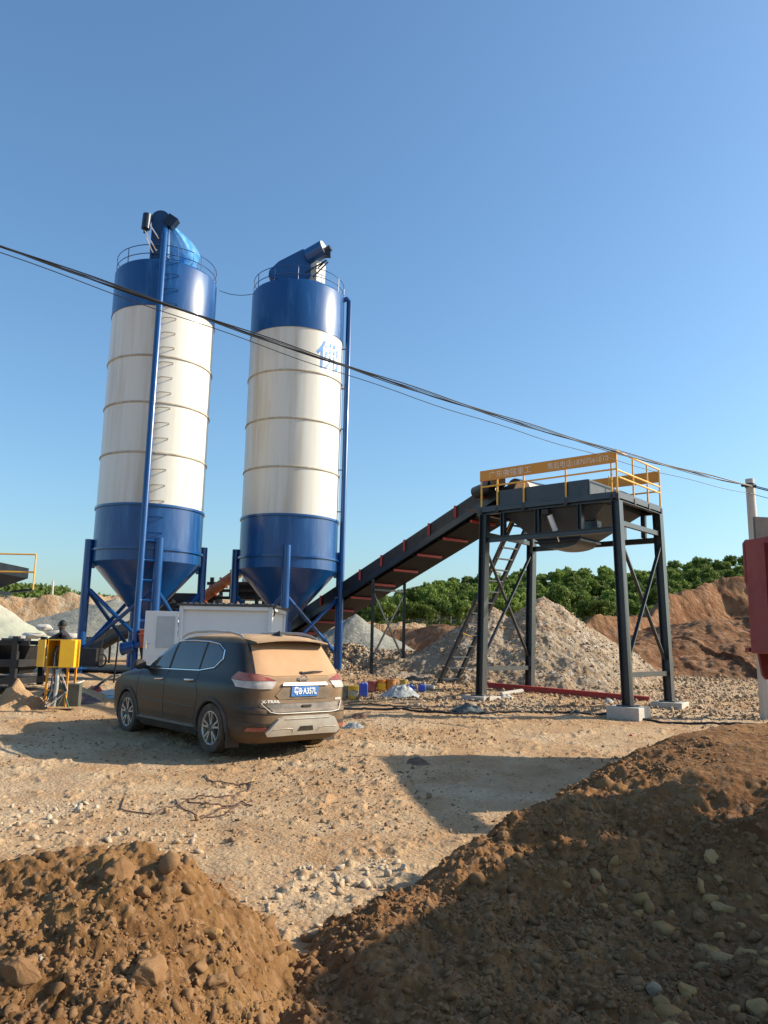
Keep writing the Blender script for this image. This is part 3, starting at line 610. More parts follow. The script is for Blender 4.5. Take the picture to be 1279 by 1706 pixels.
# ================================================================ CEMENT SILOS
def arcpath(cx, cy, z, r, a0, a1, n=40): return [(cx+r*math.sin(a), cy-r*math.cos(a), z) for a in np.linspace(a0, a1, n)]
navy = M('navy_motor_paint', (.004, .012, .035), (.01, .02, .04), rough=.4, scale=5)
blue_shaded = M('shaded_blue_paint', (.003, .03, .11), (.005, .04, .13), rough=.4, scale=3)  # silo blue darkened: the shade on the head casing is put into its colour
def silo(loc, rad, zs, az, label):
    """zs: leg base, apex, cone top, ring, white bottom, band heights.., white top, roof edge. az: azimuth of the front leg (0 = towards the camera)"""
    g0, apex, ctop, ring, wb, bands, wt, top = zs
    t = empty('cement_silo', (loc[0], loc[1], 0), 0, label, 'silo')
    P = lambda a, r, z: Vector((r*math.sin(a), -r*math.cos(a), z))
    n = 96
    MB().lathe([(rad+.004, ctop), (rad+.004, ring), (rad, ring+.002), (rad, wb), (rad-.01, wb+.002)], n).build('lower_shell', bluew, t)
    MB().lathe([(.16, apex-.28), (.17, apex), (rad+.002, ctop-.002)], n).build('cone', blue, t)
    MB().lathe([(rad-.012, wb+.004), (rad-.012, wt-.004)], n).build('white_shell', white, t)
    MB().lathe([(rad, wt), (rad, top-.06), (rad-.03, top), (rad-.05, top+.02), (.4, top+.30), (.02, top+.33)], n).build('top_shell', bluew, t)
    for z in bands: MB().lathe([(rad-.011, z-.03), (rad+.014, z-.022), (rad+.02, z), (rad+.014, z+.022), (rad-.011, z+.03)], n).build('seam_ring', seam, t)
    MB().lathe([(rad, wb-.05), (rad+.035, wb-.05), (rad+.035, wb+.012), (rad-.011, wb+.012)], n).build('flange_ring', blue, t)
    MB().lathe([(rad, ring-.03), (rad+.05, ring-.03), (rad+.05, ring+.03), (rad, ring+.03)], n).build('flange_ring', blue, t)
    MB().lathe([(rad-.02, wt+.012), (rad+.008, wt+.012), (rad+.01, wt-.012), (rad-.011, wt-.012)], n).build('seam_ring', blue, t)
    MB().lathe([(.19, apex-.3), (.24, apex-.3), (.24, apex-.38), (.15, apex-.38), (.15, apex-.6), (.0, apex-.6)], 24).build('outlet_valve', blue, t)
    legs = []
    for k in range(4):
        a = az+k*math.pi/2; b = P(a, rad+.10, g0-.1); tp = P(a, rad+.10, ring+.28)
        lg = MB(); lg.tube([b, tp], .115, 20); lg.lathe([(.26, 0), (.26, .03), (.0, .03)], 4, (b.x, b.y, g0))
        o = lg.build('leg', blue, t); legs.append(b)
        MB().bar(P(a, rad+.02, ring-.5), P(a, rad+.02, ring+.2), .03, .22, up=P(a, 1, 0)).build('gusset', blue, t)
    for k in range(4):
        a, b = legs[k], legs[(k+1) % 4]
        for (p, q, off) in ((a, b, .0), (b, a, .05)):
            d = (q-p).normalized(); o_ = Vector((d.y, -d.x, 0))*off
            MB().tube([Vector((p.x, p.y, g0+.55))+d*.1+o_, Vector((q.x, q.y, g0+2.1))-d*.1+o_], .055, 10).build('brace', blue, t)
    for zz in (.42, .16):
        MB().tube(arcpath(0, 0, top+zz+.02, rad-.04, 0, 2*math.pi, 60), .013, 6, False).build('guard_rail', blue, t)
    for k in range(12):
        a = az+k*math.pi/6; MB().tube([P(a, rad-.04, top-.02), P(a, rad-.04, top+.44)], .013, 6).build('rail_post', blue, t)
    return t, P
# left silo
ZL = (.75, 2.12, 3.62, 3.94, 5.13, (6.54, 7.94, 9.27), 10.73, 12.1)
t, P = silo((-6.63, 21.9), 1.47, ZL, math.radians(27), 'blue and white cement silo with hoop rungs and a light blue sheet on top')
aP = math.radians(11.5)
MB().tube([P(aP, 1.66, .7), P(aP, 1.66, 12.75), P(aP, 1.50, 12.95), P(aP, 1.2, 12.9)], .085, 16).build('filling_pipe', blue, t)
aR = math.radians(3)
k = 0; z = 4.35
while z < 12.2:        # hoop rungs welded to the shell
    r = 1.47; a0, a1 = aP+.08, aP+.31
    m_ = MB().tube([P(a0, r-.01, z), P(a0+.02, r+.05, z), P((a0+a1)/2, r+.085, z), P(a1-.01, r+.075, z+.01), P(a1, r-.01, z)], .014, 6)
    m_.build('rung', blue if (z < 5.13 or z > 10.73) else seam, t); z += .43
z = 1.0
while z < 4.2:
    MB().tube([P(aP, 1.66, z), P(aP+.25, 1.62, z)], .03, 8).build('rung', blue, t); z += .52
# bucket-like casing and motor at the head of the filling pipe
hb = P(math.radians(5), 1.18, 0)
cs = MB(); cs.box((hb.x, hb.y, 12.72), (.44, .42, 1.35)); cs.lathe([(.0, -.20), (.27, -.20), (.27, .20), (0, .20)], 24, (hb.x, hb.y, 13.35), 'y'); cs.build('head_casing', blue_shaded, t)
MB().box((hb.x+.30, hb.y-.12, 13.30), (.30, .24, .32), Matrix.Rotation(.6, 3, 'Y')).build('outlet_hood', navy, t)
mt_ = MB(); mt_.tube([(hb.x-.36, hb.y-.3, 12.98), (hb.x-.34, hb.y-.3, 13.42)], .12, 16); mt_.tube([(hb.x-.37, hb.y-.3, 12.86), (hb.x-.36, hb.y-.3, 12.98)], .05, 8); mt_.build('motor', navy, t)
br = MB()
for a_, b_ in (((-.36, 12.9), (-.02, 12.35)), ((-.24, 13.1), (.02, 12.72)), ((-.3, 12.7), (-.12, 12.3))): br.tube([(hb.x+a_[0], hb.y-.34, a_[1]), (hb.x+b_[0], hb.y-.24, b_[1])], .02, 6)
br.build('motor_bracket', chrome, t)
# sheet draped from the casing to the roof: a folded tent
sh_ = []; nn = 14
for i in range(nn):
    for j in range(nn):
        u, v = i/(nn-1), j/(nn-1); top_ = Vector((hb.x+.2, hb.y+.05, 13.38)); e1 = Vector((hb.x+1.15, hb.y+.05, 12.28)); e2 = Vector((hb.x+.25, hb.y-.1, 12.25))
        bq = e2.lerp(e1, v)+Vector((0, .55*math.sin(v*3.1), 0)); q = top_.lerp(bq, u); q += Vector((.0, -.05*math.sin(v*15)*u, .07*math.sin(v*11+u*3)*u)); q.x += .16*math.sin(u*3.14)*v; sh_.append(q)
MB().add(sh_, [(i*nn+j, i*nn+j+1, (i+1)*nn+j+1, (i+1)*nn+j) for i in range(nn-1) for j in range(nn-1)]).build('draped_sheet', tarpblue, t)
# right silo
ZR = (.75, 2.15, 3.66, 4.0, 5.2, (6.6, 8.06, 9.53), 10.9, 12.42)
t, P = silo((-2.87, 23.6), 1.475, ZR, math.radians(5), 'blue and white cement silo with a blue character near its right edge')
ae = math.radians(84)
MB().tube([P(ae, 1.42, 12.35), P(ae, 1.56, 12.38), P(ae, 1.64, 12.28), P(ae, 1.64, .8)], .085, 16).build('filling_pipe', blue, t)
for z in np.arange(1.6, 12, 1.3): MB().bar(P(ae, 1.45, z), P(ae, 1.64, z), .03, .03).build('pipe_clip', blue, t)
q = MB(); R2 = Matrix.Rotation(math.radians(0), 3, 'Z')
prof_ = [(-.80, 12.72), (-.78, 12.9), (-.50, 13.2), (.22, 13.62), (.46, 13.60), (.50, 12.74), (.1, 12.3), (-.45, 12.3), (-.5, 12.62)]
q.prism([(x_-.05, -1.0, z_) for x_, z_ in prof_], (0, 0, 0), (0, .55, 0)); q.build('screw_housing', blue, t)
d_ = MB(); ax = Vector((.86, -.38, .34)).normalized(); c0 = Vector((.45, -.95, 13.42))
d_.tube([c0-ax*.1, c0+ax*.48], .27, 24); d_.build('drive_drum', blue, t)
MB().tube([c0+ax*.481, c0+ax*.50], .255, 24).build('drum_cover', white, t)
d2 = MB(); d2.tube([c0+ax*.5+Vector((0, 0, -.1)), c0+ax*.72+Vector((0, 0, -.1))], .10, 14); d2.box(c0+ax*.6+Vector((.0, 0, -.25)), (.2, .2, .16)); d2.build('motor', navy, t)
MB().box((.66, -.95, 12.75), (.34, .34, .80), Matrix.Rotation(.75, 3, 'Z')).build('filter_box', white, t)
s3_ = MB()
for a_, b_ in (((.30, 12.72), (.95, 13.16)), ((.55, 12.6), (1.0, 13.1)), ((.95, 13.16), (.7, 12.9))): s3_.tube([(a_[0], -1.2, a_[1]), (b_[0], -1.22, b_[1])], .024, 6)
s3_.build('motor_bracket', darkstuff, t)
sg = text_mesh('company_character', '佛', 1.0, M('sign_blue', (.02, .15, .50), (.08, .28, .62), rough=.5, scale=9), t, lambda x, y: P(math.radians(49)+x/1.48, 1.469, 10.15+y*.95), bold=.006, fit=(.95, .95))

# wire slung between the two silos
a_, b_ = D(365, 484, 21.8), D(424, 489, 22.6)
tag(MB().tube([a_.lerp(b_, u)-Vector((0, 0, .10*4*u*(1-u))) for u in np.linspace(0, 1, 12)], .010, 5).build('cable', cable), 'thin cable slung between the tops of the two silos', 'cable')

# ================================================================ GANTRY WITH HOPPER
E1 = Vector((2.61, -2.3, 0)).normalized(); E2 = Vector((-E1.y, E1.x, 0))
GO = Vector((2.28, 18.1, .46)); GW = 3.48; GD = 2.12; GH = 4.27; IN = .11
gt = empty('hopper_gantry', GO, math.atan2(E1.y, E1.x), 'dark steel gantry on four legs carrying a hopper, platform and yellow rails', 'gantry')
V3 = lambda x, y, z: Vector((x, y, z))
for x_, sx_ in ((0, 1), (GW, -1)):
    for y_ in (0, GD):
        MB().ibar(V3(x_, y_, 0), V3(x_+sx_*IN, y_, GH-.14), .18, .18, .014, up=(1, 0, 0)).build('leg', dsteel, gt)
        MB().box((x_, y_, .012), (.34, .34, .024)).build('foot_plate', dsteel, gt)
xa, xb = IN-.02, GW-IN+.02
def lx(z, right): return (GW-IN*z/GH) if right else IN*z/GH
for y_ in (0, GD):
    MB().ibar(V3(-.10, y_-.0, GH-.06), V3(GW-.06, y_, GH-.06), .10, .16).build('platform_beam', dsteel, gt)
    MB().ibar(V3(.18, y_, 3.54), V3(GW-.18, y_, 3.54), .10, .12).build('cross_beam', dsteel, gt)
    for x_ in (.62, 1.52, 2.55): MB().ibar(V3(x_, y_, 3.60), V3(x_, y_, GH-.14), .12, .10, up=(1, 0, 0)).build('post', dsteel, gt)
for right in (0, 1):
    MB().ibar(V3(lx(GH, right)+(.02 if right else -.02), .06, GH-.06), V3(lx(GH, right)+(.02 if right else -.02), GD-.06, GH-.06), .10, .155).build('platform_beam', dsteel, gt)
    MB().bar(V3(lx(3.7, right), .09, 3.68), V3(lx(3.7, right), GD-.09, 3.68), .08, .10).build('end_beam', dsteel, gt)
    MB().bar(V3(lx(.6, right), .09, .60), V3(lx(.6, right), GD-.09, .60), .07, .10).build('end_beam', dsteel, gt)
    o_ = .03
    MB().bar(V3(lx(3.3, right)-o_, .06, 3.42), V3(lx(.85, right)-o_, GD-.06, .90), .035, .07, up=(1, 0, 0)).build('brace', dsteel, gt)
    MB().bar(V3(lx(3.3, right)+o_, GD-.06, 3.42), V3(lx(.85, right)+o_, .06, .90), .035, .07, up=(1, 0, 0)).build('brace', dsteel, gt)
MB().bar(V3(GW-.4, GD-.1, 3.6), V3(GW-.4, GD-.1, GH-.1), .1, .1, up=(1, 0, 0)).build('post', dsteel, gt)
# platform deck
dk = MB(); dk.box((GW-.53, GD/2, GH+.025), (.95, GD+.12, .03)); dk.box((.05, GD/2, GH+.025), (.95, GD+.12, .03)); dk.box((1.55, -.02, GH+.026), (2.1, .16, .028)); dk.box((1.55, GD+.02, GH+.026), (2.1, .16, .028)); dk.build('deck', msteel, gt)
ed = MB(); ed.box((GW/2-.07, -.085, GH-.02), (GW-.05, .012, .13)); ed.box((GW-.045, GD/2, GH-.02), (.012, GD+.158, .13)); ed.box((GW/2-.07, GD+.085, GH-.02), (GW-.05, .012, .13)); ed.build('deck_edge', msteel, gt)
# hopper: upper box and tapered lower part
x0, x1, y0, y1 = .55, 2.75, .12, GD-.12
hp_ = MB(); th = .012
def frust(mb, a, z0, b, z1):
    (ax0, ax1, ay0, ay1), (bx0, bx1, by0, by1) = a, b
    mb.add([(ax0, ay0, z0), (ax1, ay0, z0), (ax1, ay1, z0), (ax0, ay1, z0), (bx0, by0, z1), (bx1, by0, z1), (bx1, by1, z1), (bx0, by1, z1)], [(0, 1, 5, 4), (1, 2, 6, 5), (2, 3, 7, 6), (3, 0, 4, 7)])
frust(hp_, (1.15, 2.2, .6, 1.5), 3.50, (x0, x1+.30, y0, y1), GH-.15)
hp_.add([(1.15, .6, 3.501), (2.2, .6, 3.501), (2.2, 1.5, 3.501), (1.15, 1.5, 3.501)], [(0, 1, 2, 3)])
hp_.build('hopper_cone', msteel, gt)
hb_ = MB(); frust(hb_, (x0, x1+.30, y0, y1), GH-.15, (x0, x1+.30, y0, y1), GH+.05)
hb_.box((x0+1.05, -.02, GH+.22), (2.3, .02, .34)); hb_.box((x0+1.05, GD+.02, GH+.22), (2.3, .02, .34)); hb_.box((x0+2.21, GD/2, GH+.22), (.02, GD+.02, .34)); hb_.build('hopper_skirt', msteel, gt)
gfl = MB(); gfl.box((1.675, 1.05, 3.47), (1.15, 1.0, .04)); gfl.prism([(1.675+.5*math.cos(a), .6, 3.448+.14*math.sin(a)) for a in np.linspace(math.pi, 2*math.pi, 11)], (0, 0, 0), (0, .9, 0)); gfl.build('discharge_gate', dsteel, gt)
cy = MB(); cy.tube([V3(1.78, .05, 3.98), V3(1.86, .16, 3.64)], .06, 16); cy.build('air_cylinder', cabinw, gt)
MB().tube([V3(1.86, .16, 3.64), V3(1.91, .22, 3.40)], .018, 8).build('piston_rod', chrome, gt)
vm = MB(); vm.box((1.72, .02, 4.05), (.16, .14, .1)); vm.tube([V3(1.66, .0, 4.15), V3(1.62, -.02, 3.95), V3(1.7, 0, 3.86)], .015, 6); vm.build('valve', darkstuff, gt)
vb = MB(); vb.box((2.62, .42, 3.70), (.30, .2, .22)); vb.tube([V3(2.46, .42, 3.66), V3(2.78, .42, 3.66)], .08, 12); vb.build('vibrator', dsteel, gt)
# handrails and sign boards
rz0, rz1, rz2 = GH+.03, GH+.52, GH+.90; yf = -.06; yb = GD+.06; xl, xr = .06, GW-.06
for (x_, y_, h_) in [(xl, yf, rz2), (.5, yf, rz1+.15), (1.2, yf, rz1+.15), (2.25, yf, rz1+.15), (xr-.12, yf, rz2), (xr, yf, rz2), (xr, yf+.8, rz2), (xr, yf+1.55, rz2), (xr, yb, rz2), (xl, yb, rz2), (2.2, yb, rz2), (1.1, yb, rz2), (.4, yb, rz2)]:
    pm = MB(); pm.tube([V3(x_, y_, GH-.1), V3(x_, y_, h_)], .022, 8); pm.build('rail_post', rail_y, gt)
    MB().box((x_, y_, GH-.06), (.07, .07, .12)).build('post_socket', darkstuff, gt)
for a_, b_ in [((xl, yf, rz1), (xr, yf, rz1)), ((xr, yf, rz2), (xr, yb, rz2)), ((xr, yf, rz1-.02), (xr, yb, rz1-.02)), ((xr, yf+.1, GH+.36), (xr, yb, GH+.36)), ((xl, yb, GH+.4), (xr, yb, GH+.4))]:
    MB().tube([V3(*a_), V3(*b_)], .020, 8).build('hand_rail', rail_y, gt)
b1_ = MB().box(((xl+xr)/2, yf-.03, GH+.775), (xr-xl+.04, .02, .25)).build('sign_board', orange, gt)
text_mesh('lettering', '广东佛强重工', .26, letter, b1_, lambda x, y: Vector((.86+x, yf-.043, GH+.775+y)), fit=(1.12, .165))
text_mesh('lettering', '售后电话:18707561810', .21, letter, b1_, lambda x, y: Vector((2.55+x, yf-.043, GH+.775+y)), fit=(1.42, .155))
MB().box(((xl+xr)/2, yb+.03, GH+.75), (xr-xl, .02, .26)).build('sign_board', orange, gt)
MB().bar(V3(xr, yf, GH+.56), V3(xr, yf, GH+.905), .03, .03).build('rail_post', rail_y, gt)
# belt head pulley in the hopper mouth
hd = MB(); hd.tube([V3(.95, .28, GH+.42), V3(.95, 1.5, GH+.42)], .21, 24); hd.build('dust_drum', cylcream, gt)
# concrete footings: separate blocks
for k, (x_, y_, lab) in enumerate([(0, 0, 'concrete footing under the front left leg of the gantry'), (GW, 0, 'concrete footing under the nearest right leg of the gantry'), (GW, GD, 'concrete footing under the rear right leg of the gantry'), (0, GD, 'concrete footing under the rear left leg of the gantry')]):
    q = GO+E1*x_+E2*y_; b_ = MB().box((q.x, q.y, q.z-.16), (.66, .62, .31), Matrix.Rotation(math.atan2(E1.y, E1.x)+(-.1, .05, .12, 0)[k], 3, 'Z')).build('concrete_footing', concrete, bevel=.015)
    tag(b_, lab, 'footing', 'concrete footings of the gantry')
# ladder with yellow handrail
base = D(745, 1146, 20.6); base.z = .58; topp = D(868, 868, 19.75); 
wv = (E2*.26)+Vector((.06, 0, 0)); ld = empty('ladder', base, 0, 'steel ladder with a yellow handrail leaning up to the gantry platform', 'ladder'); tv = topp-base
for s_ in (-1, 1): MB().bar(wv*s_-tv*.0, tv+wv*s_, .07, .13, up=(E2.x, E2.y, 0)).build('stringer', darkstuff, ld)
for k in range(15):
    c_ = tv*((k+.5)/15); MB().bar(c_-wv, c_+wv, .10, .03).build('rung', msteel, ld)
hr = D(799, 985, 19.9)-base; hr0 = D(757, 1076, 20.2)-base
MB().tube([hr0, hr, hr+(hr-hr0)*1.5], .022, 8).build('handrail', rail_y, ld)
for u in (.25, .8, 1.4): c_ = hr0+(hr-hr0)*u; MB().tube([c_, c_+Vector((.28, -.05, -.12))], .016, 6).build('rail_bracket', rail_y, ld)

# ================================================================ BELT CONVEYOR
cv = empty('belt_conveyor', (3.0, 19.0, 0), 0, 'long dark belt conveyor with red idler brackets sloping up to the gantry hopper', 'conveyor')
cd_ = Vector((-.618, .786, 0)); side = Vector((.786, .618, 0)); Wc = .58
def cvp(t_, s_, h_): return cd_*t_+side*s_+Vector((0, 0, 5.20-.345*t_+h_))
MB().add([cvp(t_, s_, h_) for t_ in (-.75, 9.8) for s_, h_ in ((-.42, .02), (-.22, -.13), (.22, -.13), (.42, .02))], [(0, 1, 5, 4), (1, 2, 6, 5), (2, 3, 7, 6)]).build('upper_belt', belt, cv)
MB().add([cvp(t_, s_, h_) for t_ in (-.6, 9.8) for s_, h_ in ((-.55, -.34), (.55, -.34))], [(0, 1, 3, 2)]).build('return_belt', belt, cv)
for s_ in (-1, 1):
    MB().bar(cvp(-.6, s_*Wc, -.16), cvp(9.8, s_*Wc, -.16), .06, .16).build('frame_rail', dsteel, cv)
    MB().bar(cvp(-.4, s_*(Wc+.0), .08), cvp(9.8, s_*(Wc+.0), .08), .012, .33).build('side_guard', darkstuff, cv) if s_ < 0 else None
for i in range(10):
    a = .15+i*1.0
    m_ = MB(); m_.bar(cvp(a, -Wc-.04, -.05), cvp(a, -Wc-.04, .26), .06, .05); m_.bar(cvp(a, -Wc, .0), cvp(a, Wc, .0), .05, .05); m_.build('idler_bracket', red, cv)
    m2_ = MB(); m2_.tube([cvp(a, -.24, -.17), cvp(a, .24, -.17)], .05, 10); m2_.tube([cvp(a, -.26, -.16), cvp(a, -.45, -.02)], .045, 10); m2_.tube([cvp(a, .26, -.16), cvp(a, .45, -.02)], .045, 10); m2_.build('idler_roller', black, cv)
    if i < 9: MB().bar(cvp(a+.45, -Wc-.01, -.38), cvp(a+.45, .25, -.38), .06, .06).build('return_idler', red, cv)
MB().tube([cvp(-.75, -.5, -.2), cvp(-.75, .5, -.2)], .24, 24).build('head_pulley', dsteel, cv)
hdm = MB(); hdm.box(cvp(-.5, -.82, .1), (.34, .34, .36)); hdm.tube([cvp(-.35, -.85, .0), cvp(.2, -.85, .1)], .15, 16); hdm.build('drive_motor', dsteel, cv)
mm_ = MB(); mm_.box(cvp(-.1, -.66, .28), (.34, .2, .12)); mm_.build('motor_plate', red, cv)

tt = 4.55
l1, l2 = cvp(tt, -Wc, -.25), cvp(tt, Wc, -.25); zb = .62
for l_ in (l1, l2): MB().ibar((l_.x, l_.y, zb), (l_.x, l_.y, l_.z), .09, .09, .01, up=(1, 0, 0)).build('support_leg', dsteel, cv)
for z_ in (zb+.45, l1.z-.30): MB().bar((l1.x, l1.y, z_), (l2.x, l2.y, z_), .05, .05).build('support_crossbar', dsteel, cv)
MB().bar((l1.x, l1.y, zb+.5), (l2.x, l2.y, l2.z-.35), .03, .05).build('support_brace', dsteel, cv); MB().bar((l2.x, l2.y, zb+.5), (l1.x, l1.y, l1.z-.35), .03, .05).build('support_brace', dsteel, cv)
hh = cvp(9.6, 0, 0); th_ = MB(); frust(th_, (hh.x-.4, hh.x+.4, hh.y-.4, hh.y+.4), hh.z-.2, (hh.x-.9, hh.x+.9, hh.y-.9, hh.y+.9), hh.z+.5); th_.build('tail_hopper', dsteel, cv)

# ================================================================ OVERHEAD WIRES AND POLE
PT = D(1249, 806, 16); PB = D(1277, 1187, 16)
pl = empty('utility_pole', (PB.x, PB.y, .35), 0, 'pale round concrete utility pole at the right edge behind the red truck tail', 'utility pole')
MB().tube([(0, 0, -.3), (PT.x-PB.x, PT.y-PB.y, PT.z-.35+.1)], [.125, .085], 20).build('shaft', polec, pl)
MB().tube([(PT.x-PB.x, 0, PT.z-.35-.08), (PT.x-PB.x, 0, PT.z-.35+.0)], .098, 16).build('clamp_band', darkstuff, pl)
MB().tube([(PT.x-PB.x-.2, -.05, PT.z-.4), (PT.x-PB.x+.1, -.05, PT.z-.4)], .03, 8).build('insulator', darkstuff, pl)
L0 = D(-120, 366, 8.0); R0 = PT+Vector((0, -.1, -.05)); R1 = D(1420, 838, 15)
for k, (dz, dy, sag, r_, lab) in enumerate([(0, 0, .22, .009, 'uppermost black wire of the bundle strung from the pole past both silos'), (-.02, .03, .235, .012, 'thick black wire in the middle of the overhead bundle'), (-.04, -.02, .25, .009, 'black wire twisted just under the thick one in the overhead bundle'), (.012, .05, .24, .006, 'thin wire running within the overhead bundle'), (-.19, 0, .26, .006, 'thin lone wire hanging below the overhead bundle')]):
    a_ = L0+Vector((0, dy, dz*.45)); b_ = R0+Vector((0, dy, dz)); pts = []
    for u in np.linspace(0, 1, 60): pts.append(a_.lerp(b_, u)-Vector((0, 0, sag*4*u*(1-u)*(.6+.5*u)+.012*math.sin(u*40+k*2))))
    c_ = R1+Vector((0, dy, dz))
    for u in np.linspace(.05, 1, 8): pts.append(b_.lerp(c_, u)-Vector((0, 0, .05*4*u*(1-u))))
    tag(MB().tube(pts, r_, 5).build('overhead_wire', cable), lab, 'wire', 'overhead wires')
q = D(87, 1000, 90); lp = MB().tube([(q.x, q.y, q.z-1), tuple(D(88, 968, 90))], .12, 8).build('utility_pole', polec); tag(lp, 'small distant pale pole standing on the cut bank at the left', 'utility pole')

# ================================================================ PARKED CAR
CARC = (-2.53, 12.55); CH_ = math.atan2(.753, -.66)
car = empty('parked_car', (CARC[0], CARC[1], .075), CH_, 'dusty dark brown SUV parked in front of the silos, rear window coated in tan dust', 'car')
car.rotation_euler = (0, -.003, CH_); car.scale = (1, 1, .962)
LV = [  # z, x_rear, x_front, half width, exponent
 (.20, -2.10, 2.05, .80, 7), (.28, -2.22, 2.20, .875, 7), (.36, -2.27, 2.26, .895, 7), (.46, -2.31, 2.30, .905, 6.5), (.58, -2.33, 2.32, .91, 6.2), (.66, -2.325, 2.32, .912, 6.2),
 (.70, -2.27, 2.31, .914, 6.5), (.80, -2.26, 2.27, .912, 6.5), (.88, -2.27, 2.20, .908, 6.5), (.94, -2.275, 2.12, .900, 6.5), (.985, -2.27, 1.98, .888, 6.5), (1.02, -2.25, 1.78, .872, 6.5), (1.05, -2.22, 1.52, .855, 7),
 (1.085, -2.185, 1.22, .838, 7.5), (1.12, -2.155, 1.10, .824, 8), (1.25, -2.06, .88, .785, 8), (1.38, -1.96, .64, .742, 8), (1.48, -1.88, .42, .706, 8), (1.55, -1.82, .22, .678, 8), (1.60, -1.77, .06, .640, 7.5),
 (1.635, -1.70, -.08, .585, 6), (1.66, -1.55, -.25, .47, 5), (1.675, -1.3, -.5, .30, 4), (1.68, -1.05, -.7, .10, 3)]
LVa = np.array(LV)
def lvl(z):
    z = min(max(z, .2), 1.68); return [float(np.interp(z, LVa[:, 0], LVa[:, i])) for i in range(1, 5)]
def side_y(x, z):
    xr_, xf_, w_, n_ = lvl(z); c = (xr_+xf_)/2; L = (xf_-xr_)/2; t_ = min(abs((x-c)/L), .9999); return w_*(1-t_**n_)**(1/n_)
def rear_x(y, z):
    xr_, xf_, w_, n_ = lvl(z); c = (xr_+xf_)/2; L = (xf_-xr_)/2; t_ = min(abs(y/w_), .9999); return c-L*(1-t_**n_)**(1/n_)
def front_x(y, z):
    xr_, xf_, w_, n_ = lvl(z); c = (xr_+xf_)/2; L = (xf_-xr_)/2; t_ = min(abs(y/w_), .9999); return c+L*(1-t_**n_)**(1/n_)
def nrm(f, a, b, e=.01):
    p = f(a, b); u = (f(a+e, b)-p); v = (f(a, b+e)-p); return p, u.cross(v).normalized()
def F_side(sgn):
    return lambda x, z: Vector((x, sgn*side_y(x, z), z))
F_rear = lambda y, z: Vector((rear_x(y, z), y, z))
F_front = lambda y, z: Vector((front_x(y, z), y, z))
_uc = {}
def outline(z, sgn):
    key = (round(z, 3), sgn)
    if key not in _uc:
        xr_, xf_, w_, n_ = lvl(z); c = (xr_+xf_)/2; L = (xf_-xr_)/2; th_ = np.linspace(0, math.pi/2, 700)
        X_ = c-L*np.cos(th_)**(2/n_); Y_ = w_*np.sin(th_)**(2/n_); s_ = np.concatenate([[0], np.cumsum(np.hypot(np.diff(X_), np.diff(Y_)))]); _uc[key] = (s_, X_, Y_)
    return _uc[key]
def F_wrap(sgn):     # u = distance round the corner from the middle of the tail
    def f(u, z):
        s_, X_, Y_ = outline(z, sgn); return Vector((float(np.interp(u, s_, X_)), sgn*float(np.interp(u, s_, Y_)), z))
    return f
def patch(mb, poly, f, off, step=.04, thick=.02, flip=None):
    bm = bmesh.new(); vs = [bm.verts.new((p[0], p[1], 0)) for p in poly]; bm.faces.new(vs)
    xs = [p[0] for p in poly]; zs = [p[1] for p in poly]
    for ax, (lo, hi) in enumerate(((min(xs), max(xs)), (min(zs), max(zs)))):
        k = lo+step
        while k < hi-.002:
            no = (1, 0, 0) if ax == 0 else (0, 1, 0); co = (k, 0, 0) if ax == 0 else (0, k, 0)
            bmesh.ops.bisect_plane(bm, geom=bm.verts[:]+bm.edges[:]+bm.faces[:], plane_co=co, plane_no=no); k += step
    bmesh.ops.triangulate(bm, faces=[f_ for f_ in bm.faces if len(f_.verts) > 4])
    bm.verts.index_update(); n0 = len(bm.verts); V = []; B = []
    ctr = Vector((0, 0, .8))
    for v in bm.verts:
        p, n = nrm(f, v.co.x, v.co.y)
        if n.dot(p-Vector((p.x*.6, 0, .8))) < 0: n = -n
        V.append(p+n*off); B.append(p+n*(off-thick))
    Fs = [tuple(v.index for v in f_.verts) for f_ in bm.faces]
    for e in bm.edges:
        if len(e.link_faces) == 1: a, b = e.verts[0].index, e.verts[1].index; Fs.append((a, b, b+n0, a+n0))
    bm.free(); mb.add(V+B, Fs); return mb
# body shell
zz = np.unique(np.concatenate([np.linspace(.2, 1.62, 84), np.linspace(1.62, 1.68, 10)]))
vs = []; NA = 360
angs = []
for k in range(NA): angs.append(2*math.pi*k/NA)
xs_s = []
def body_ring(z):
    xr_, xf_, w_, n_ = lvl(z); c = (xr_+xf_)/2; L = (xf_-xr_)/2; out = []
    # even spacing along the outline
    th_ = np.linspace(0, 2*math.pi, 4001); cx_, sy_ = np.cos(th_), np.sin(th_)
    X_ = c+L*np.sign(cx_)*np.abs(cx_)**(2/n_); Y_ = w_*np.sign(sy_)*np.abs(sy_)**(2/n_)
    s_ = np.concatenate([[0], np.cumsum(np.hypot(np.diff(X_), np.diff(Y_)))]); u = np.linspace(0, s_[-1], NA+1)[:-1]
    return np.interp(u, s_, X_), np.interp(u, s_, Y_)
Vb = []
for z in zz:
    a, b = body_ring(z); Vb += list(zip(a, b, [z]*NA))
Vb.append((-.875, 0, 1.681)); Fb = []
WR = .385; AX = (1.352, -1.352); AZ = .352
for i in range(len(zz)-1):
    for k in range(NA):
        k2 = (k+1) % NA; f4 = (i*NA+k, i*NA+k2, (i+1)*NA+k2, (i+1)*NA+k)
        c = np.mean([Vb[j] for j in f4], 0)
        if abs(c[1]) > .55 and any(math.hypot(c[0]-ax, c[2]-AZ) < WR for ax in AX): continue
        Fb.append(f4)
for k in range(NA): Fb.append(((len(zz)-1)*NA+k, (len(zz)-1)*NA+(k+1) % NA, len(Vb)-1))
m_ = MB(); m_.v = Vb; m_.f = Fb; m_.build('body', carp, car, smooth=50)
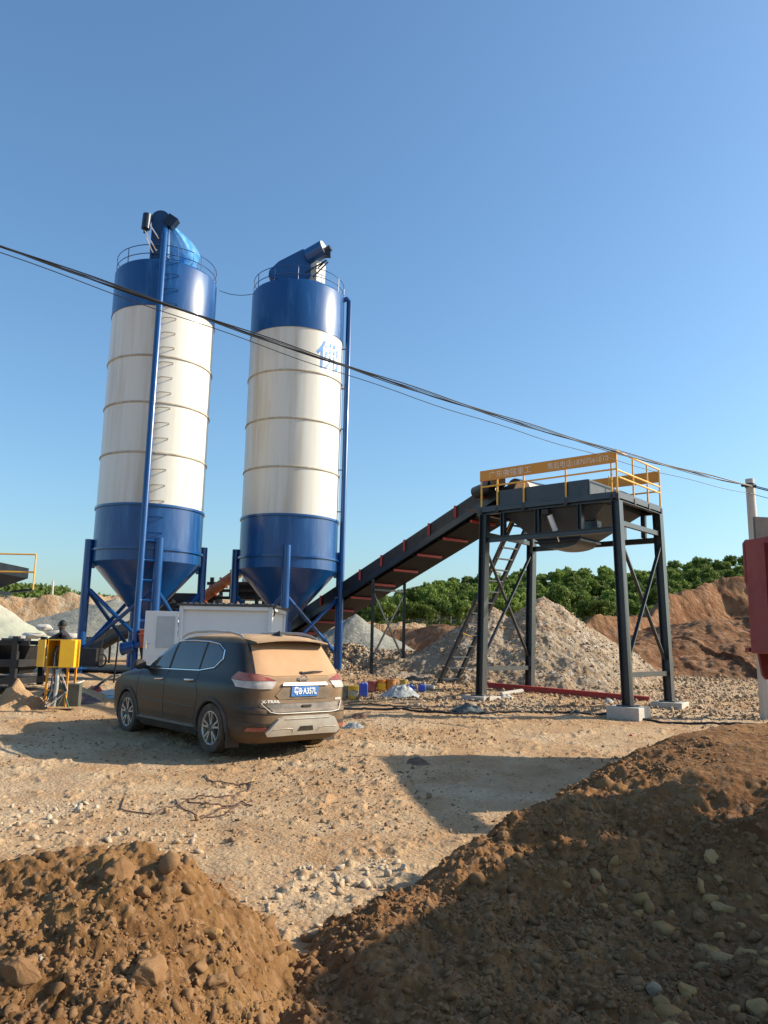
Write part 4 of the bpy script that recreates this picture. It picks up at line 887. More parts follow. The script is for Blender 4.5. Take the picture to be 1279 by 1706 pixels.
# wheel wells and floor
ww = MB(); ww.box((0, 0, .27), (4.1, 1.30, .1))
for ax in AX:
    for s_ in (-1, 1):
        prof2 = [(WR+.02, .50), (WR+.02, .885)]
        n_ = 28; base_i = len(ww.v)
        pts = []
        for y_ in (.50, .885):
            for k in range(n_+1): a = -.35+(math.pi+.7)*k/n_; pts.append((ax+(WR+.015)*math.cos(a), s_*y_, AZ+(WR+.015)*math.sin(a)))
        ww.add(pts, [(k, k+1, n_+2+k, n_+1+k) for k in range(n_)]+[tuple(range(n_+1))])
ww.build('underbody', black, car)
def ringpoly(cx, cz, r0, r1, a0, a1, n=26): return [(cx+r1*math.cos(a), cz+r1*math.sin(a)) for a in np.linspace(a0, a1, n)]+[(cx+r0*math.cos(a), cz+r0*math.sin(a)) for a in np.linspace(a1, a0, n)]
for s_, ln in ((1, 'left'), (-1, 'right')):
    fs = F_side(s_)
    for ax in AX:
        lip = MB(); a_ = np.linspace(-.30, math.pi+.30, 40)
        V_ = []
        for a in a_:
            for r_, off in ((.372, -.05), (.372, .012), (.385, .016), (.43, .012), (.437, -.004)):
                x_, z_ = ax+r_*math.cos(a), max(AZ+r_*math.sin(a), .21); V_.append((x_, s_*(side_y(x_, z_)+off), z_))
        lip.add(V_, [(i*5+j, i*5+j+1, (i+1)*5+j+1, (i+1)*5+j) for i in range(39) for j in range(4)]); lip.build('arch_lip', plastic, car)
    sk = MB(); patch(sk, [(-.93, .215), (.93, .215), (.93, .31), (-.93, .31)], fs, .02, .1, .05); sk.build('sill_cladding', plastic, car)
    sk = MB(); patch(sk, [(-.93, .325), (.93, .325), (.93, .345), (-.93, .345)], fs, .024, .1, .03); sk.build('sill_trim', chrome, car)
    # side windows
    polyF = [(.98, 1.125), (.30, 1.125), (.16, 1.13), (.16, 1.515), (.30, 1.50), (.62, 1.355)]
    polyF = [(.95, 1.115), (.10, 1.13), (.10, 1.52), (.26, 1.50), (.56, 1.375)]
    polyR = [(.03, 1.13), (-.82, 1.145), (-.80, 1.53), (-.4, 1.54), (.03, 1.525)]
    polyQ = [(-.87, 1.148), (-1.22, 1.20), (-1.36, 1.31), (-1.33, 1.42), (-1.15, 1.50), (-.86, 1.53)]
    for p_ in (polyF, polyR, polyQ): patch(MB(), p_, fs, .006, .05, .02).build('side_window', glass, car)
    pm = MB(); patch(pm, [(.10, 1.13), (.03, 1.13), (.03, 1.525), (.10, 1.52)], fs, .004, .05, .02); patch(pm, [(-.82, 1.147), (-.87, 1.15), (-.86, 1.53), (-.80, 1.53)], fs, .004, .05, .02); pm.build('door_pillar', black, car)
    out_ = [(1.02, 1.10), (.10, 1.112), (-.86, 1.130), (-1.25, 1.185), (-1.40, 1.31), (-1.365, 1.435), (-1.16, 1.522), (-.86, 1.553), (-.4, 1.562), (.05, 1.548), (.28, 1.518), (.58, 1.392), (1.02, 1.10)]
    tr_ = MB(); P3 = []
    for (x0_, z0_), (x1_, z1_) in zip(out_[:-1], out_[1:]):
        for u in np.linspace(0, 1, 8, endpoint=False): x_, z_ = x0_+(x1_-x0_)*u, z0_+(z1_-z0_)*u; P3.append(Vector((x_, s_*(side_y(x_, z_)+.006), z_)))
    P3.append(P3[0]); tr_.tube(P3, .011, 6, False); tr_.build('chrome_trim', chrome, car)
    # door seams
    ds = MB()
    for pth in ([(.99, .42), (1.0, .7), (.97, 1.0), (.99, 1.09)], [(.06, .36), (.06, .8), (.065, 1.1)], [(-.86, 1.12), (-.90, .95), (-.99, .78), (-.93, .60), (-.88, .36)]):
        pp = []
        for (x0_, z0_), (x1_, z1_) in zip(pth[:-1], pth[1:]):
            for u in np.linspace(0, 1, 6): pp.append((x0_+(x1_-x0_)*u, z0_+(z1_-z0_)*u))
        ds.tube([Vector((x_, s_*(side_y(x_, z_)-.001), z_)) for x_, z_ in pp], .0045, 5)
    ds.build('door_seam', black, car)
    for x_, z_ in ((.25, .955), (-.70, .985)):
        y_ = side_y(x_, z_); h_ = MB(); h_.tube([(x_+.10, s_*(y_-.005), z_), (x_+.08, s_*(y_+.035), z_), (x_-.08, s_*(y_+.035), z_+.004), (x_-.10, s_*(y_-.005), z_+.004)], .016, 8); h_.build('door_handle', chrome, car)
    # crease along the shoulder and the lower door
    cr = MB(); cr.tube([Vector((x_, s_*(side_y(x_, .60)-.004), .60+.02*(x_+1))) for x_ in np.linspace(-.88, .9, 20)], .010, 6); cr.build('door_crease', carp, car)
    # mirror
    mr_ = MB(); my = side_y(.80, 1.10); mr_.tube([(.80, s_*(my-.02), 1.10), (.78, s_*(my+.09), 1.12)], .03, 8); mr_.build('mirror_arm', black, car)
    mb2 = MB(); mb2.lathe([(0, -.05), (.07, -.045), (.095, -.01), (.095, .03), (.085, .045), (0, .045)], 20, (.78, 0, 0), 'x')
    mb2.v = [(x_, s_*(my+.17)+y_*1.1, 1.16+z_*.85) for x_, y_, z_ in mb2.v]; mb2.build('side_mirror', plastic, car)
    # roof rail
    rp = [(.10, 1.60), (.02, 1.655), (-.25, 1.695), (-.8, 1.71), (-1.3, 1.695), (-1.55, 1.66), (-1.68, 1.615)]
    rr_ = MB(); rr_.tube([Vector((x_, s_*(.60 if i in (1, 2, 3, 4, 5) else .63), z_)) for i, (x_, z_) in enumerate(rp)], [.014, .019, .02, .02, .02, .019, .014], 8); rr_.build('roof_rail', alloy, car)
    # lamps
    fw = F_wrap(s_)
    red_p = [(.44, 1.035), (.56, 1.085), (.72, 1.13), (.93, 1.155), (1.08, 1.08), (1.12, 1.055), (.85, 1.035)]
    wht_p = [(.44, 1.03), (.85, 1.03), (1.12, 1.05), (1.05, .955), (.72, .935), (.52, .935)]
    tl = patch(MB(), red_p, fw, .016, .03, .05).build('tail_light', lred, car); patch(MB(), wht_p, fw, .013, .03, .05).build('lamp_lens', lwhite, tl)
    MB().tube([fw(u, 1.033)+(fw(u, 1.033)-Vector((0, 0, 1.033))).normalized()*.016 for u in np.linspace(.45, 1.10, 16)], .006, 5).build('lamp_strip', lwhite, tl)
    hlp = [(y_, z_) for y_, z_ in ((.50, .80), (.84, .86), (.87, .93), (.60, .90))]
    patch(MB(), [(s_*y_, z_) for y_, z_ in hlp], F_front, .012, .04, .03).build('headlight', lwhite, car)
    patch(MB(), [(s_*y_, z_) for y_, z_ in ((.52, .385), (.80, .375), (.78, .43), (.55, .43))], F_rear, .012, .04, .03).build('rear_reflector', lred, car)
# windshield and rear window
patch(MB(), [(-.70, 1.13), (.70, 1.13), (.56, 1.55), (-.56, 1.55)], F_front, .006, .06, .02).build('windshield', glass, car)
patch(MB(), [(-.675, 1.13), (-.45, 1.10), (.45, 1.10), (.675, 1.13), (.585, 1.545), (.3, 1.565), (-.3, 1.565), (-.585, 1.545)], F_rear, .007, .04, .02).build('rear_window', glassd, car)
pb = MB()
for s_ in (-1, 1): patch(pb, [(s_*.675, 1.13), (s_*.70, 1.13), (s_*.612, 1.545), (s_*.585, 1.545)], F_rear, .009, .05, .02)
pb.build('window_surround', black, car)
# spoiler
sp_ = MB(); ny = 24; V_ = []
for j in range(ny+1):
    y_ = -.60+1.20*j/ny; k = 1-(abs(y_)/.60)**4*.35; zc = 1.655-.045*(y_/.6)**2
    for x_, z_ in ((-1.50, zc+.004), (-1.75, zc-.012), (-1.90-.10*k, zc-.045), (-1.92-.10*k, zc-.065), (-1.88, zc-.085), (-1.72, zc-.09)): V_.append((x_, y_, z_))
sp_.add(V_, [(j*6+i, j*6+i+1, (j+1)*6+i+1, (j+1)*6+i) for j in range(ny) for i in range(5)]+[tuple(range(6)), tuple(ny*6+i for i in range(6))]); spo = sp_.build('spoiler', carp, car, smooth=40)
MB().box((-2.0, 0, 1.588), (.02, .34, .02)).build('brake_light', lred, spo)
an = MB(); an.add([(-1.42, -.03, 1.66), (-1.42, .03, 1.66), (-1.62, .0, 1.735), (-1.66, -.02, 1.65), (-1.66, .02, 1.65)], [(0, 1, 2), (0, 2, 3), (1, 4, 2), (2, 4, 3), (0, 3, 4, 1)]); an.build('antenna', black, car)
# rear wiper
wp = MB(); A0 = F_rear(-.02, 1.135)+Vector((-.02, 0, 0)); B0 = F_rear(-.38, 1.16)+Vector((-.035, 0, 0.0)); wp.tube([A0, (A0+B0)/2+Vector((-.02, 0, .012)), B0], [.018, .012, .007], 8); wp.tube([A0, A0+Vector((.03, 0, 0))], .028, 12); wp.build('rear_wiper', black, car)
# tailgate details
patch(MB(), [(-.40, .79), (-.46, .85), (-.34, .975), (.34, .975), (.46, .85), (.40, .79)], F_rear, .008, .05, .03).build('plate_recess', M('dusty_recess', (.16, .12, .085), (.24, .17, .11), rough=.7, scale=6), car)
patch(MB(), [(-.37, .975), (.37, .975), (.35, 1.0), (-.35, 1.0)], F_rear, .035, .05, .05).build('tailgate_chrome', silver, car)
npl = patch(MB(), [(-.22, .83), (.22, .83), (.22, .965), (-.22, .965)], F_rear, .020, .1, .012).build('number_plate', platebl, car)
text_mesh('plate_text', '粤B·A357L', .105, wtext, npl, lambda x, y: Vector((rear_x(0, .9)-.024, -x*.80, .897+y*1.12)), bold=.0022)
bdg = MB(); zb_ = 1.055; xb_ = rear_x(0, zb_)-.03
bdg.tube([(xb_, .055*math.cos(a), zb_+.055*math.sin(a)) for a in np.linspace(0, 2*math.pi, 25)], .0085, 6, False); bdg.box((xb_-.003, 0, zb_), (.018, .15, .026)); bdg.build('tailgate_badge', chrome, car)
text_mesh('badge_text', 'X-TRAIL', .062, wtext, car, lambda x, y: Vector((rear_x(-(x-.52)*1.0, .765)-.012, -(x*1.15-.52), .765+y*.85)), bold=.0012)
text_mesh('badge_text', '4WD', .05, wtext, car, lambda x, y: Vector((rear_x(-(x+.60), .775)-.012, -(x*1.1+.60), .775+y*.85)), bold=.001)
patch(MB(), [(-.62, .74), (.62, .74), (.52, .635), (.45, .625), (-.45, .625), (-.52, .635)], F_rear, .010, .05, .03).build('lower_tailgate_panel', M('smeared_dark_panel', (.035, .026, .02), (.19, .13, .085), rough=.6, scale=5, lo=.4, hi=.7), car)
tr_ = MB(); tr_.tube([F_rear(y_, z_)+Vector((-.012, 0, 0)) for y_, z_ in [(-.66, .745), (-.56, .632), (-.46, .612)]+[(y2, .610) for y2 in np.linspace(-.4, .4, 9)]+[(.46, .612), (.56, .632), (.66, .745)]], .008, 6); tr_.build('tailgate_edge', silver, car)
MB().box((rear_x(0, .68)-.018, -.02, .70), (.02, .14, .03)).build('tailgate_handle', black, car)
bs = MB(); patch(bs, [(-.86, .600), (.86, .600), (.86, .612), (-.86, .612)], F_rear, .010, .06, .02); bs.build('bumper_seam', black, car)
for s_ in (-1, 1): patch(MB(), [(s_*.86, .455), (s_*.55, .455), (s_*.55, .485), (s_*.86, .485)], F_rear, .012, .06, .03).build('bumper_trim', plastic, car)
gd = MB(); patch(gd, [(-.45, .545), (-.37, .57), (.37, .57), (.45, .545), (.60, .37), (.56, .33), (.20, .335), (-.20, .335), (-.56, .33), (-.60, .37)], F_rear, .05, .05, .09); g_ = gd.build('bumper_guard', silver, car)
patch(MB(), [(-.13, .385), (.13, .385), (.10, .45), (-.10, .45)], F_rear, .054, .05, .02).build('guard_slot', plastic, g_)
gr_ = MB()
for s_ in (-1, 1): gr_.tube([F_rear(s_*y_, z_)+Vector((-.052, 0, 0)) for y_, z_ in ((.52, .40), (.30, .41), (.22, .40), (.20, .35))], .007, 6)
gr_.tube([F_rear(y_, .535)+Vector((-.052, 0, 0)) for y_ in np.linspace(-.36, .36, 9)], .007, 6); gr_.build('guard_rib', alloy, g_)
patch(MB(), [(-.62, .72), (.62, .72), (.55, .88), (-.55, .88)], F_front, .01, .06, .02).build('grille', black, car)
ep = MB(); ep.tube([(-2.15, -.50, .27), (-1.9, -.50, .27)], .035, 12); ep.build('exhaust', alloy, car)
for s_ in (-1, 1):
    MB().box((-1.80, s_*.80, .26), (.015, .20, .26)).build('mud_flap', plastic, car)
    for ax in AX:
        w_ = MB(); w_.lathe([(0, -.05), (.15, -.05), (.15, .0), (0, .0)], 24, (ax, s_*.76, AZ), 'y'); wo = w_.build('wheel', darkstuff, car)
        ty = MB(); ty.lathe([(.235, -.10), (.30, -.115), (.335, -.105), (.350, -.07), (.352, 0), (.350, .07), (.335, .105), (.30, .115), (.235, .10)], 64, (ax, s_*.79, AZ), 'y'); ty.build('tyre', tyre, wo)
        rm = MB(); rm.lathe([(.237, -.09), (.245, .0), (.237, .098), (.225, .10), (.21, .085), (.20, .0)], 48, (ax, s_*.79, AZ), 'y')
        yo = s_*.79+s_*.075
        rm.lathe([(0, .03), (.035, .03), (.05, .015), (.05, -.03)], 24, (ax, yo, AZ), 'y') if s_ < 0 else rm.lathe([(0, -.03), (.035, -.03), (.05, -.015), (.05, .03)], 24, (ax, yo, AZ), 'y')
        for k in range(5):
            for d2_ in (-.16, .16):
                a = k*2*math.pi/5+.3; a1_ = a+d2_*.5; a2_ = a+d2_*1.25
                rm.bar((ax+.04*math.cos(a1_), yo, AZ+.04*math.sin(a1_)), (ax+.222*math.cos(a2_), yo+s_*.012, AZ+.222*math.sin(a2_)), .026, .030, up=(0, 1, 0))
        rm.build('rim', alloy, wo)
        bd = MB(); bd.lathe([(0, 0), (.20, 0), (.20, .01)], 24, (ax, s_*.79, AZ), 'y'); bd.build('brake_disc', darkstuff, wo)

# ================================================================ SITE CABIN behind the car
q0 = D(300, 1007, 16.8); cb = empty('site_cabin', (q0.x, q0.y, .40), math.radians(-1), 'white panel site cabin standing in front of the silos behind the car', 'cabin')
CW, CD, CHh = 1.98, 2.0, 1.90
MB().box((CW/2, CD/2, CHh/2), (CW-.10, CD-.1, CHh-.1)).build('wall_panel', cabinw, cb)
fr = MB()
for x_ in (.035, CW-.035):
    for y_ in (.035, CD-.035): fr.box((x_, y_, CHh/2), (.09, .09, CHh))
for z_ in (.04, CHh-.045): fr.box((CW/2, .0, z_), (CW-.16, .07, .085)); fr.box((CW/2, CD, z_), (CW-.16, .07, .085)); fr.box((.0, CD/2, z_), (.07, CD-.16, .085)); fr.box((CW, CD/2, z_), (.07, CD-.16, .085))
fr.build('frame', cabinw, cb, bevel=.008)
rf = MB(); rf.box((CW/2+.02, CD/2, CHh+.022), (CW+.16, CD+.12, .04)); n_ = 16
for i in range(n_): rf.box((.06+i*(CW-.1)/(n_-1), CD/2, CHh+.055), (.05, CD+.1, .025))
rf.build('roof', M('dark_roof_sheet', (.05, .055, .06), rough=.5), cb)
sil = MB(); sil.tube([(CW+.02, .02, CHh-.02), (CW+.06, -.03, CHh-.1), (CW+.03, 0, CHh-.2)], .02, 6); sil.build('roof_clip', darkstuff, cb)
dr = MB(); dr.box((-.36, -.05, CHh/2-.08), (.70, .045, 1.80)); do = dr.build('door', cabinw, cb, bevel=.005)
MB().box((-.26, -.076, 1.33), (.34, .012, .62)).build('door_window', cabing, do)
fr2 = MB()
for a_ in ((-.26, 1.65, .37, .02), (-.26, 1.01, .37, .02)): fr2.box((a_[0], -.084, a_[1]), (a_[2], .012, a_[3]))
for x_ in (-.44, -.08): fr2.box((x_, -.084, 1.33), (.02, .012, .62))
fr2.build('window_frame', cabing, do)
hn = MB(); hn.box((-.64, -.08, 1.05), (.03, .012, .16)); hn.tube([(-.64, -.08, 1.08), (-.64, -.12, 1.08), (-.56, -.12, 1.08)], .010, 6); hn.build('door_handle', chrome, do)

# ================================================================ DUMP TRUCK TAIL (right edge)
RX = D(1240, 905, 11.4)
tk = empty('dump_truck', (RX.x+.02, 11.5, 0), math.radians(-79), 'faded red truck tail at the right edge with a dark hinge bracket', 'truck')
# local: x runs forward along the truck (towards the viewer), y to its left (picture right)
LT, WT = 6.2, 2.45
ZT, ZB = 3.20, 1.95
MB().prism([(.04, .0, 3.20), (.04, .0, 1.55), (3.1, .0, 1.55), (3.1, .0, 3.20)], (0, 0, 0), (0, WT, 0)).build('cargo_body', redplate, tk, bevel=.02)
rb = MB()
for i in range(4):
    for y_ in (-.03, WT+.03): MB().box((.5+i*.6, y_, 2.4), (.10, .06, 1.4)).build('body_rib', redplate, tk)
# rear flap: a rounded plate hanging below the body
pl2 = [(0, 3.16), (.05, 3.22), (.9, 3.26), (1.6, 3.26), (1.6, 1.20), (.34, 1.18), (.24, 1.18), (.19, 1.24), (.13, 1.62), (.10, 2.3), (.04, 2.5), (0, 2.6)]
tg = MB(); tg.prism([(-.02, y_, z_) for y_, z_ in pl2], (0, 0, 0), (.05, 0, 0)); tgo = tg.build('tail_flap', redplate, tk, bevel=.012)
MB().box((-.05, .75, 3.22), (.05, 1.0, .72)).build('hinge_bracket', M('grey_worn_steel', (.09, .085, .075), (.15, .12, .09), rough=.6, scale=5), tk)
lt = MB(); lt.tube([(-.045, .19, 2.05), (-.06, .19, 1.95), (-.05, .20, 1.76)], .022, 8); lt.box((-.06, .10, 1.60), (.09, .17, .06)); lt.build('latch', redplate, tk)
ch = MB(); ch.box((4.4, WT/2-.4, .95), (8, .14, .22)); ch.box((4.4, WT/2+.4, .95), (8, .14, .22)); ch.box((1.3, WT/2, 1.30), (1.6, .9, .48)); ch.build('chassis', darkstuff, tk)
MB().box((3.5, .04, 3.09), (.9, .07, .22)).build('shadow_rail', redplate, tk); MB().prism([(5.05, .02, 3.05), (5.65, .02, 2.9), (5.65, .02, 3.62), (5.05, .02, 3.58)], (0, 0, 0), (0, .06, 0)).build('shadow_plate', redplate, tk)  # unseen rail and plate, added to shape the shadow around the right heap
cabp = MB(); cabp.prism([(5.7, .05, .6), (9.2, .05, .6), (9.2, .05, 2.0), (8.9, .05, 3.7), (8.6, .05, 4.2), (6.9, .05, 4.2), (6.3, .05, 3.85), (5.7, .05, 3.56)], (0, 0, 0), (0, WT-.1, 0)); cabp.build('cab', redplate, tk, bevel=.06)  # unseen cab, its height and outline shaped to shade the right heap
MB().prism([(9.22, .25, 2.1), (9.22, WT-.25, 2.1), (8.97, WT-.25, 3.5), (8.97, .25, 3.5)], (0, 0, 0), (.01, 0, 0)).build('windscreen', glass, tk)
for y_ in (.04, WT-.04): MB().box((7.95, y_, 2.9), (1.0, .03, .8)).build('side_window', glass, tk)
for x_ in (1.6, 8.0):
    for y_ in (.28, WT-.28):
        w_ = MB().lathe([(0, -.14), (.28, -.14), (.30, -.1), (.30, .1), (.28, .14), (0, .14)], 24, (x_, y_, .54), 'y').build('wheel', redplate, tk)
        MB().lathe([(.30, -.14), (.46, -.15), (.52, -.12), (.54, 0), (.52, .12), (.46, .15), (.30, .14)], 40, (x_, y_, .54), 'y').build('tyre', tyre, w_)

# ================================================================ ELECTRIC CABINET, PERSON AND THE BATCHER AT THE LEFT
q = D(105, 1133, 15.2); zg = .30
bx = empty('electric_cabinet', (q.x, 15.1, zg), 0, 'open yellow electric cabinet on legs with cables hanging from it', 'cabinet')
cc = MB(); z0_, z1_ = .74, 1.22; zc_ = (z0_+z1_)/2; h_ = z1_-z0_
cc.box((0, .22, zc_), (.40, .02, h_)); cc.box((0, .0, z1_+.01), (.44, .46, .02)); cc.box((0, 0, z0_-.01), (.44, .46, .02)); cc.box((-.21, 0, zc_), (.02, .44, h_)); cc.box((.21, 0, zc_), (.02, .44, h_)); cc.build('case', boxyel, bx)
R3 = Matrix.Rotation(.45, 3, 'Z'); MB().box((-.30, -.28, zc_), (.20, .02, h_+.02), Matrix.Rotation(-.5, 3, 'Z')).build('door', boxyel, bx)
dd = MB(); dd.box((.17, -.255, zc_), (.26, .03, h_+.02), Matrix.Rotation(.25, 3, 'Z')); dd.build('door', boxyel, bx)
dd = MB(); dd.box((.33, -.12, zc_), (.02, .20, h_+.02), Matrix.Rotation(.55, 3, 'Z')); dd.build('door', boxyel, bx)
lg = MB()
for x_, y_ in ((-.19, -.19), (.19, -.19), (-.19, .19), (.19, .19)): MB().bar((x_, y_, 0), (x_, y_, z0_-.02), .035, .035).build('leg', orange, bx)
MB().bar((-.19, -.19, .30), (.19, -.19, .30), .03, .03).build('leg_brace', orange, bx)
rw = random.Random(4)
for k in range(9):
    x_ = rw.uniform(-.12, .02); pts = [(x_, -.1, z1_-.1), (x_+rw.uniform(-.03, .03), -.22, zc_), (x_+rw.uniform(-.06, .08), -.2, z0_-.1), (x_+rw.uniform(-.05, .3), -.25, .3), (x_+rw.uniform(-.2, .5), -.4, .02)]
    MB().tube(pts, .010, 6).build('wire', [cable, cable, clearp, sack, M('green_wire', (.05, .22, .12), rough=.5)][k % 5] if k < 5 else cable, bx)
MB().tube([(.02, -.24, z0_-.05), (.03, -.26, .35), (.02, -.30, .02)], .035, 10).build('conduit', clearp, bx)
tag(MB().box((q.x+.05, 15.3, zg+.20), (.5, .3, .42), Matrix.Rotation(.2, 3, 'Z')).build('wooden_crate', M('dull_green_grey', (.10, .10, .075), (.06, .065, .05), rough=.8, scale=5), bevel=.01), 'dull grey green crate under the yellow cabinet', 'crate')
def skinfig(name, V, E_, Rr_, mat, parent, sub=2):
    me = bpy.data.meshes.new(name); me.from_pydata([Vector(v) for v in V], E_, []); o = bpy.data.objects.new(name, me); S.collection.objects.link(o)
    md = o.modifiers.new('s', 'SKIN'); o.modifiers.new('ss', 'SUBSURF').levels = sub; o.modifiers[-1].render_levels = sub
    for i, r_ in enumerate(Rr_): sv = me.skin_vertices[0].data[i]; sv.radius = (r_, r_) if not isinstance(r_, tuple) else r_; sv.use_root = (i == 0)
    me.materials.append(mat); dg = bpy.context.evaluated_depsgraph_get(); m2 = bpy.data.meshes.new_from_object(o.evaluated_get(dg)); o.modifiers.clear(); o.data = m2; m2.shade_smooth(); o.parent = parent; return o
ph = D(106, 1052, 19.0)
pn = empty('person', (ph.x, 19.0, .55), math.radians(10), 'person in dark clothes bending forward behind the yellow cabinet, arms out to the left', 'person')
# local: faces -X (picture left), bent at the hips, head top 1.33 m above the ground
V_ = [(0.18, 0, .80), (.06, 0, 1.0), (-.04, 0, 1.14), (-.05, 0, 1.20), (-.04, 0, 1.28), (-.06, 0, 1.36),
      (-.02, .17, 1.10), (-.22, .22, .98), (-.42, .16, .88), (-.50, .12, .86), (-.02, -.17, 1.10), (-.24, -.21, .97), (-.44, -.14, .86), (-.52, -.1, .84),
      (.18, .10, .74), (.08, .13, .42), (.16, .13, .07), (.04, .14, .03), (.18, -.10, .74), (.10, -.13, .42), (.22, -.13, .07), (.10, -.14, .03)]
E_ = [(0, 1), (1, 2), (2, 3), (3, 4), (4, 5), (2, 6), (6, 7), (7, 8), (8, 9), (2, 10), (10, 11), (11, 12), (12, 13), (0, 14), (14, 15), (15, 16), (16, 17), (0, 18), (18, 19), (19, 20), (20, 21)]
R_ = [.14, .135, .12, .055, .095, .075, .065, .05, .036, .03, .065, .05, .036, .03, .095, .065, .042, .045, .095, .065, .042, .045]
skinfig('body', V_, E_, R_, cloth, pn)
hd_ = MB(); 
for c_, r_ in (((-.05, 0, 1.31), .098),): hd_.lathe([(r_*math.sin(a)*.9, -r_*1.2*math.cos(a)) for a in np.linspace(0.01, math.pi-.01, 14)], 20, c_)
hd_.build('head', skin, pn); nz_ = MB(); nz_.box((-.145, 0, 1.30), (.03, .02, .035)); nz_.build('nose', skin, pn)
hr_ = MB(); hr_.lathe([(.103*math.sin(a)*.93, .124*math.cos(a)) for a in np.linspace(0.01, 1.75, 10)], 20, (-.038, 0, 1.316)); hr_.build('hair', hair, pn)
for s_ in (-1, 1):
    for k in range(4):
        b_ = Vector((-.53, .11*s_+(k-1.5)*.018, .845)); MB().tube([b_, b_+Vector((-.035, 0, -.015)), b_+Vector((-.05, 0, -.045))], [.009, .008, .006], 6).build('finger', skin, pn)
    b_ = Vector((-.50, .11*s_-s_*.035, .845)); MB().tube([b_, b_+Vector((-.03, -s_*.012, -.03))], [.010, .008], 6).build('thumb', skin, pn)
# aggregate batcher (dark steel bins) at the left edge
ab = empty('aggregate_batcher', (-8.65, 17.4, .45), 0, 'dark shaded steel aggregate batcher with a flared bin and yellow rail at the left edge', 'batching machine')
m_ = MB(); m_.box((-1.0, .6, .55), (3.6, 1.5, .16)); m_.box((-1.0, .6, .16), (3.6, 1.5, .14))
for x_ in (-1.9, -.6, .68): m_.box((x_, -.10, .58), (.12, .12, 1.10)); m_.box((x_, 1.3, .58), (.12, .12, 1.10))
m_.build('chassis', darkstuff, ab)
m_ = MB(); frust(m_, (-.05, .6, .3, 1.0), .30, (-.45, .95, 0, 1.35), .92); frust(m_, (-1.5, -.9, .3, 1.0), .30, (-1.95, -.5, 0, 1.35), .92); m_.box((.2, -.05, .98), (1.5, .06, .1)); m_.box((.25, 1.38, .98), (1.4, .05, .1)); m_.build('bin', darkstuff, ab)
MB().box((.0, -.16, .72), (.55, .05, .36)).build('control_panel', dsteel, ab)
MB().box((.62, -.10, 1.06), (.50, .10, .05)).build('walkway', msteel, ab)
tw = empty('raised_hopper', (-9.0, 17.6, .45), 0, 'dark flared hopper on a post with thin yellow rails high at the left edge', 'hopper')
c_ = D(-20, 960, 17.6); hz0 = D(5, 982, 17.6).z-.45; hz1 = D(43, 942, 17.6).z-.45; hx = D(43, 942, 17.6).x+8.62
m_ = MB(); frust(m_, (hx-1.15, hx-.55, -.3, .5), hz0, (hx-2.0, hx, -.8, 1.0), hz1-.22); frust(m_, (hx-2.0, hx, -.8, 1.0), hz1-.22, (hx-2.0, hx, -.8, 1.0), hz1+.02); m_.build('hopper_shell', dsteel, tw)
MB().bar((hx-.62, .1, 0), (hx-.62, .1, hz0-.08), .12, .12, up=(1, 0, 0)).build('post', darkstuff, tw); MB().bar((hx-1.9, .1, 0), (hx-1.9, .1, hz0-.08), .12, .12, up=(1, 0, 0)).build('post', darkstuff, tw)
MB().box((hx-1.2, .1, hz0-.06), (1.9, 1.3, .08)).build('platform', dsteel, tw)
rx = D(57, 928, 17.2).x+9.28; rt = D(57, 928, 17.2).z-.45; rb_ = D(53, 985, 17.2).z-.45
for a_, b_ in (((rx, -.95, rb_), (rx, -.95, rt)), ((rx, -.95, rt), (rx-1.9, -.95, rt)), ((rx, -.95, rt-.38), (rx-1.9, -.95, rt-.38)), ((rx-1.2, -.95, rb_), (rx-1.2, -.95, rt))): MB().tube([a_, b_], .018, 6).build('guard_rail', rail_y, tw)
MB().bar((rx, -.95, rb_), (rx-.9, .0, rb_-.0), .05, .05).build('rail_support', dsteel, tw)
# white sacks
sp0 = D(80, 1058, 26)
for k, (dx, dz, s_, lab) in enumerate([(-.95, .0, .42, 'white sack lying at the left end of the row behind the cabinet'), (-.5, .12, .40, 'second white sack from the left in the row behind the cabinet'), (-.25, .38, .36, 'white sack on top of the row behind the cabinet'), (.1, .20, .42, 'plump white sack in the middle of the row behind the cabinet'), (.55, .1, .40, 'white sack at the right end of the row nearest the person')]):
    V, Fc = rock_shape(400+k, 2, .6); bmz = V*np.array([s_, s_*.8, s_*.75])
    o = npmesh('sack', bmz, Fc, sack, True); o.location = (sp0.x+dx, 26+.1*k, sp0.z-.15+dz); tag(o, lab, 'sack', 'white sacks behind the cabinet')
    o.data.set_sharp_from_angle(angle=math.radians(50))
# inclined belt under the left silo
ic = empty('inclined_conveyor', (0, 0, 0), 0, 'dark inclined belt conveyor running behind the left silo legs', 'conveyor')
a_ = D(130, 1080, 25.5); b_ = D(300, 1004, 27); a_.z -= .0
m_ = MB(); m_.bar(a_, b_, .9, .10); m_.build('belt', belt, ic)
for dy in (-.5, .5):
    m_ = MB(); m_.bar(a_+Vector((0, dy, -.05)), b_+Vector((0, dy, -.05)), .06, .24); m_.build('frame_rail', darkstuff, ic)
m_ = MB()
for u in np.linspace(.05, .95, 12): p_ = a_.lerp(b_, u); m_.bar(p_+Vector((0, -.5, .12)), p_+Vector((0, .5, .12)), .05, .08)
m_.build('idlers', darkstuff, ic)
pt_ = MB(); c_ = D(170, 1062, 25.4); pts_ = [D(130, 1098, 25), D(143, 1088, 25), D(165, 1078, 25.1), D(190, 1063, 25.2), D(215, 1055, 25.3)]; pt_.tube(pts_, .16, 8); pt_.build('chute', darkstuff, ic)
for u in (.35, .75): p_ = a_.lerp(b_, u); MB().bar((p_.x, p_.y-.4, .7), (p_.x, p_.y-.4, p_.z-.1), .06, .06, up=(1, 0, 0)).build('support_leg', darkstuff, ic)
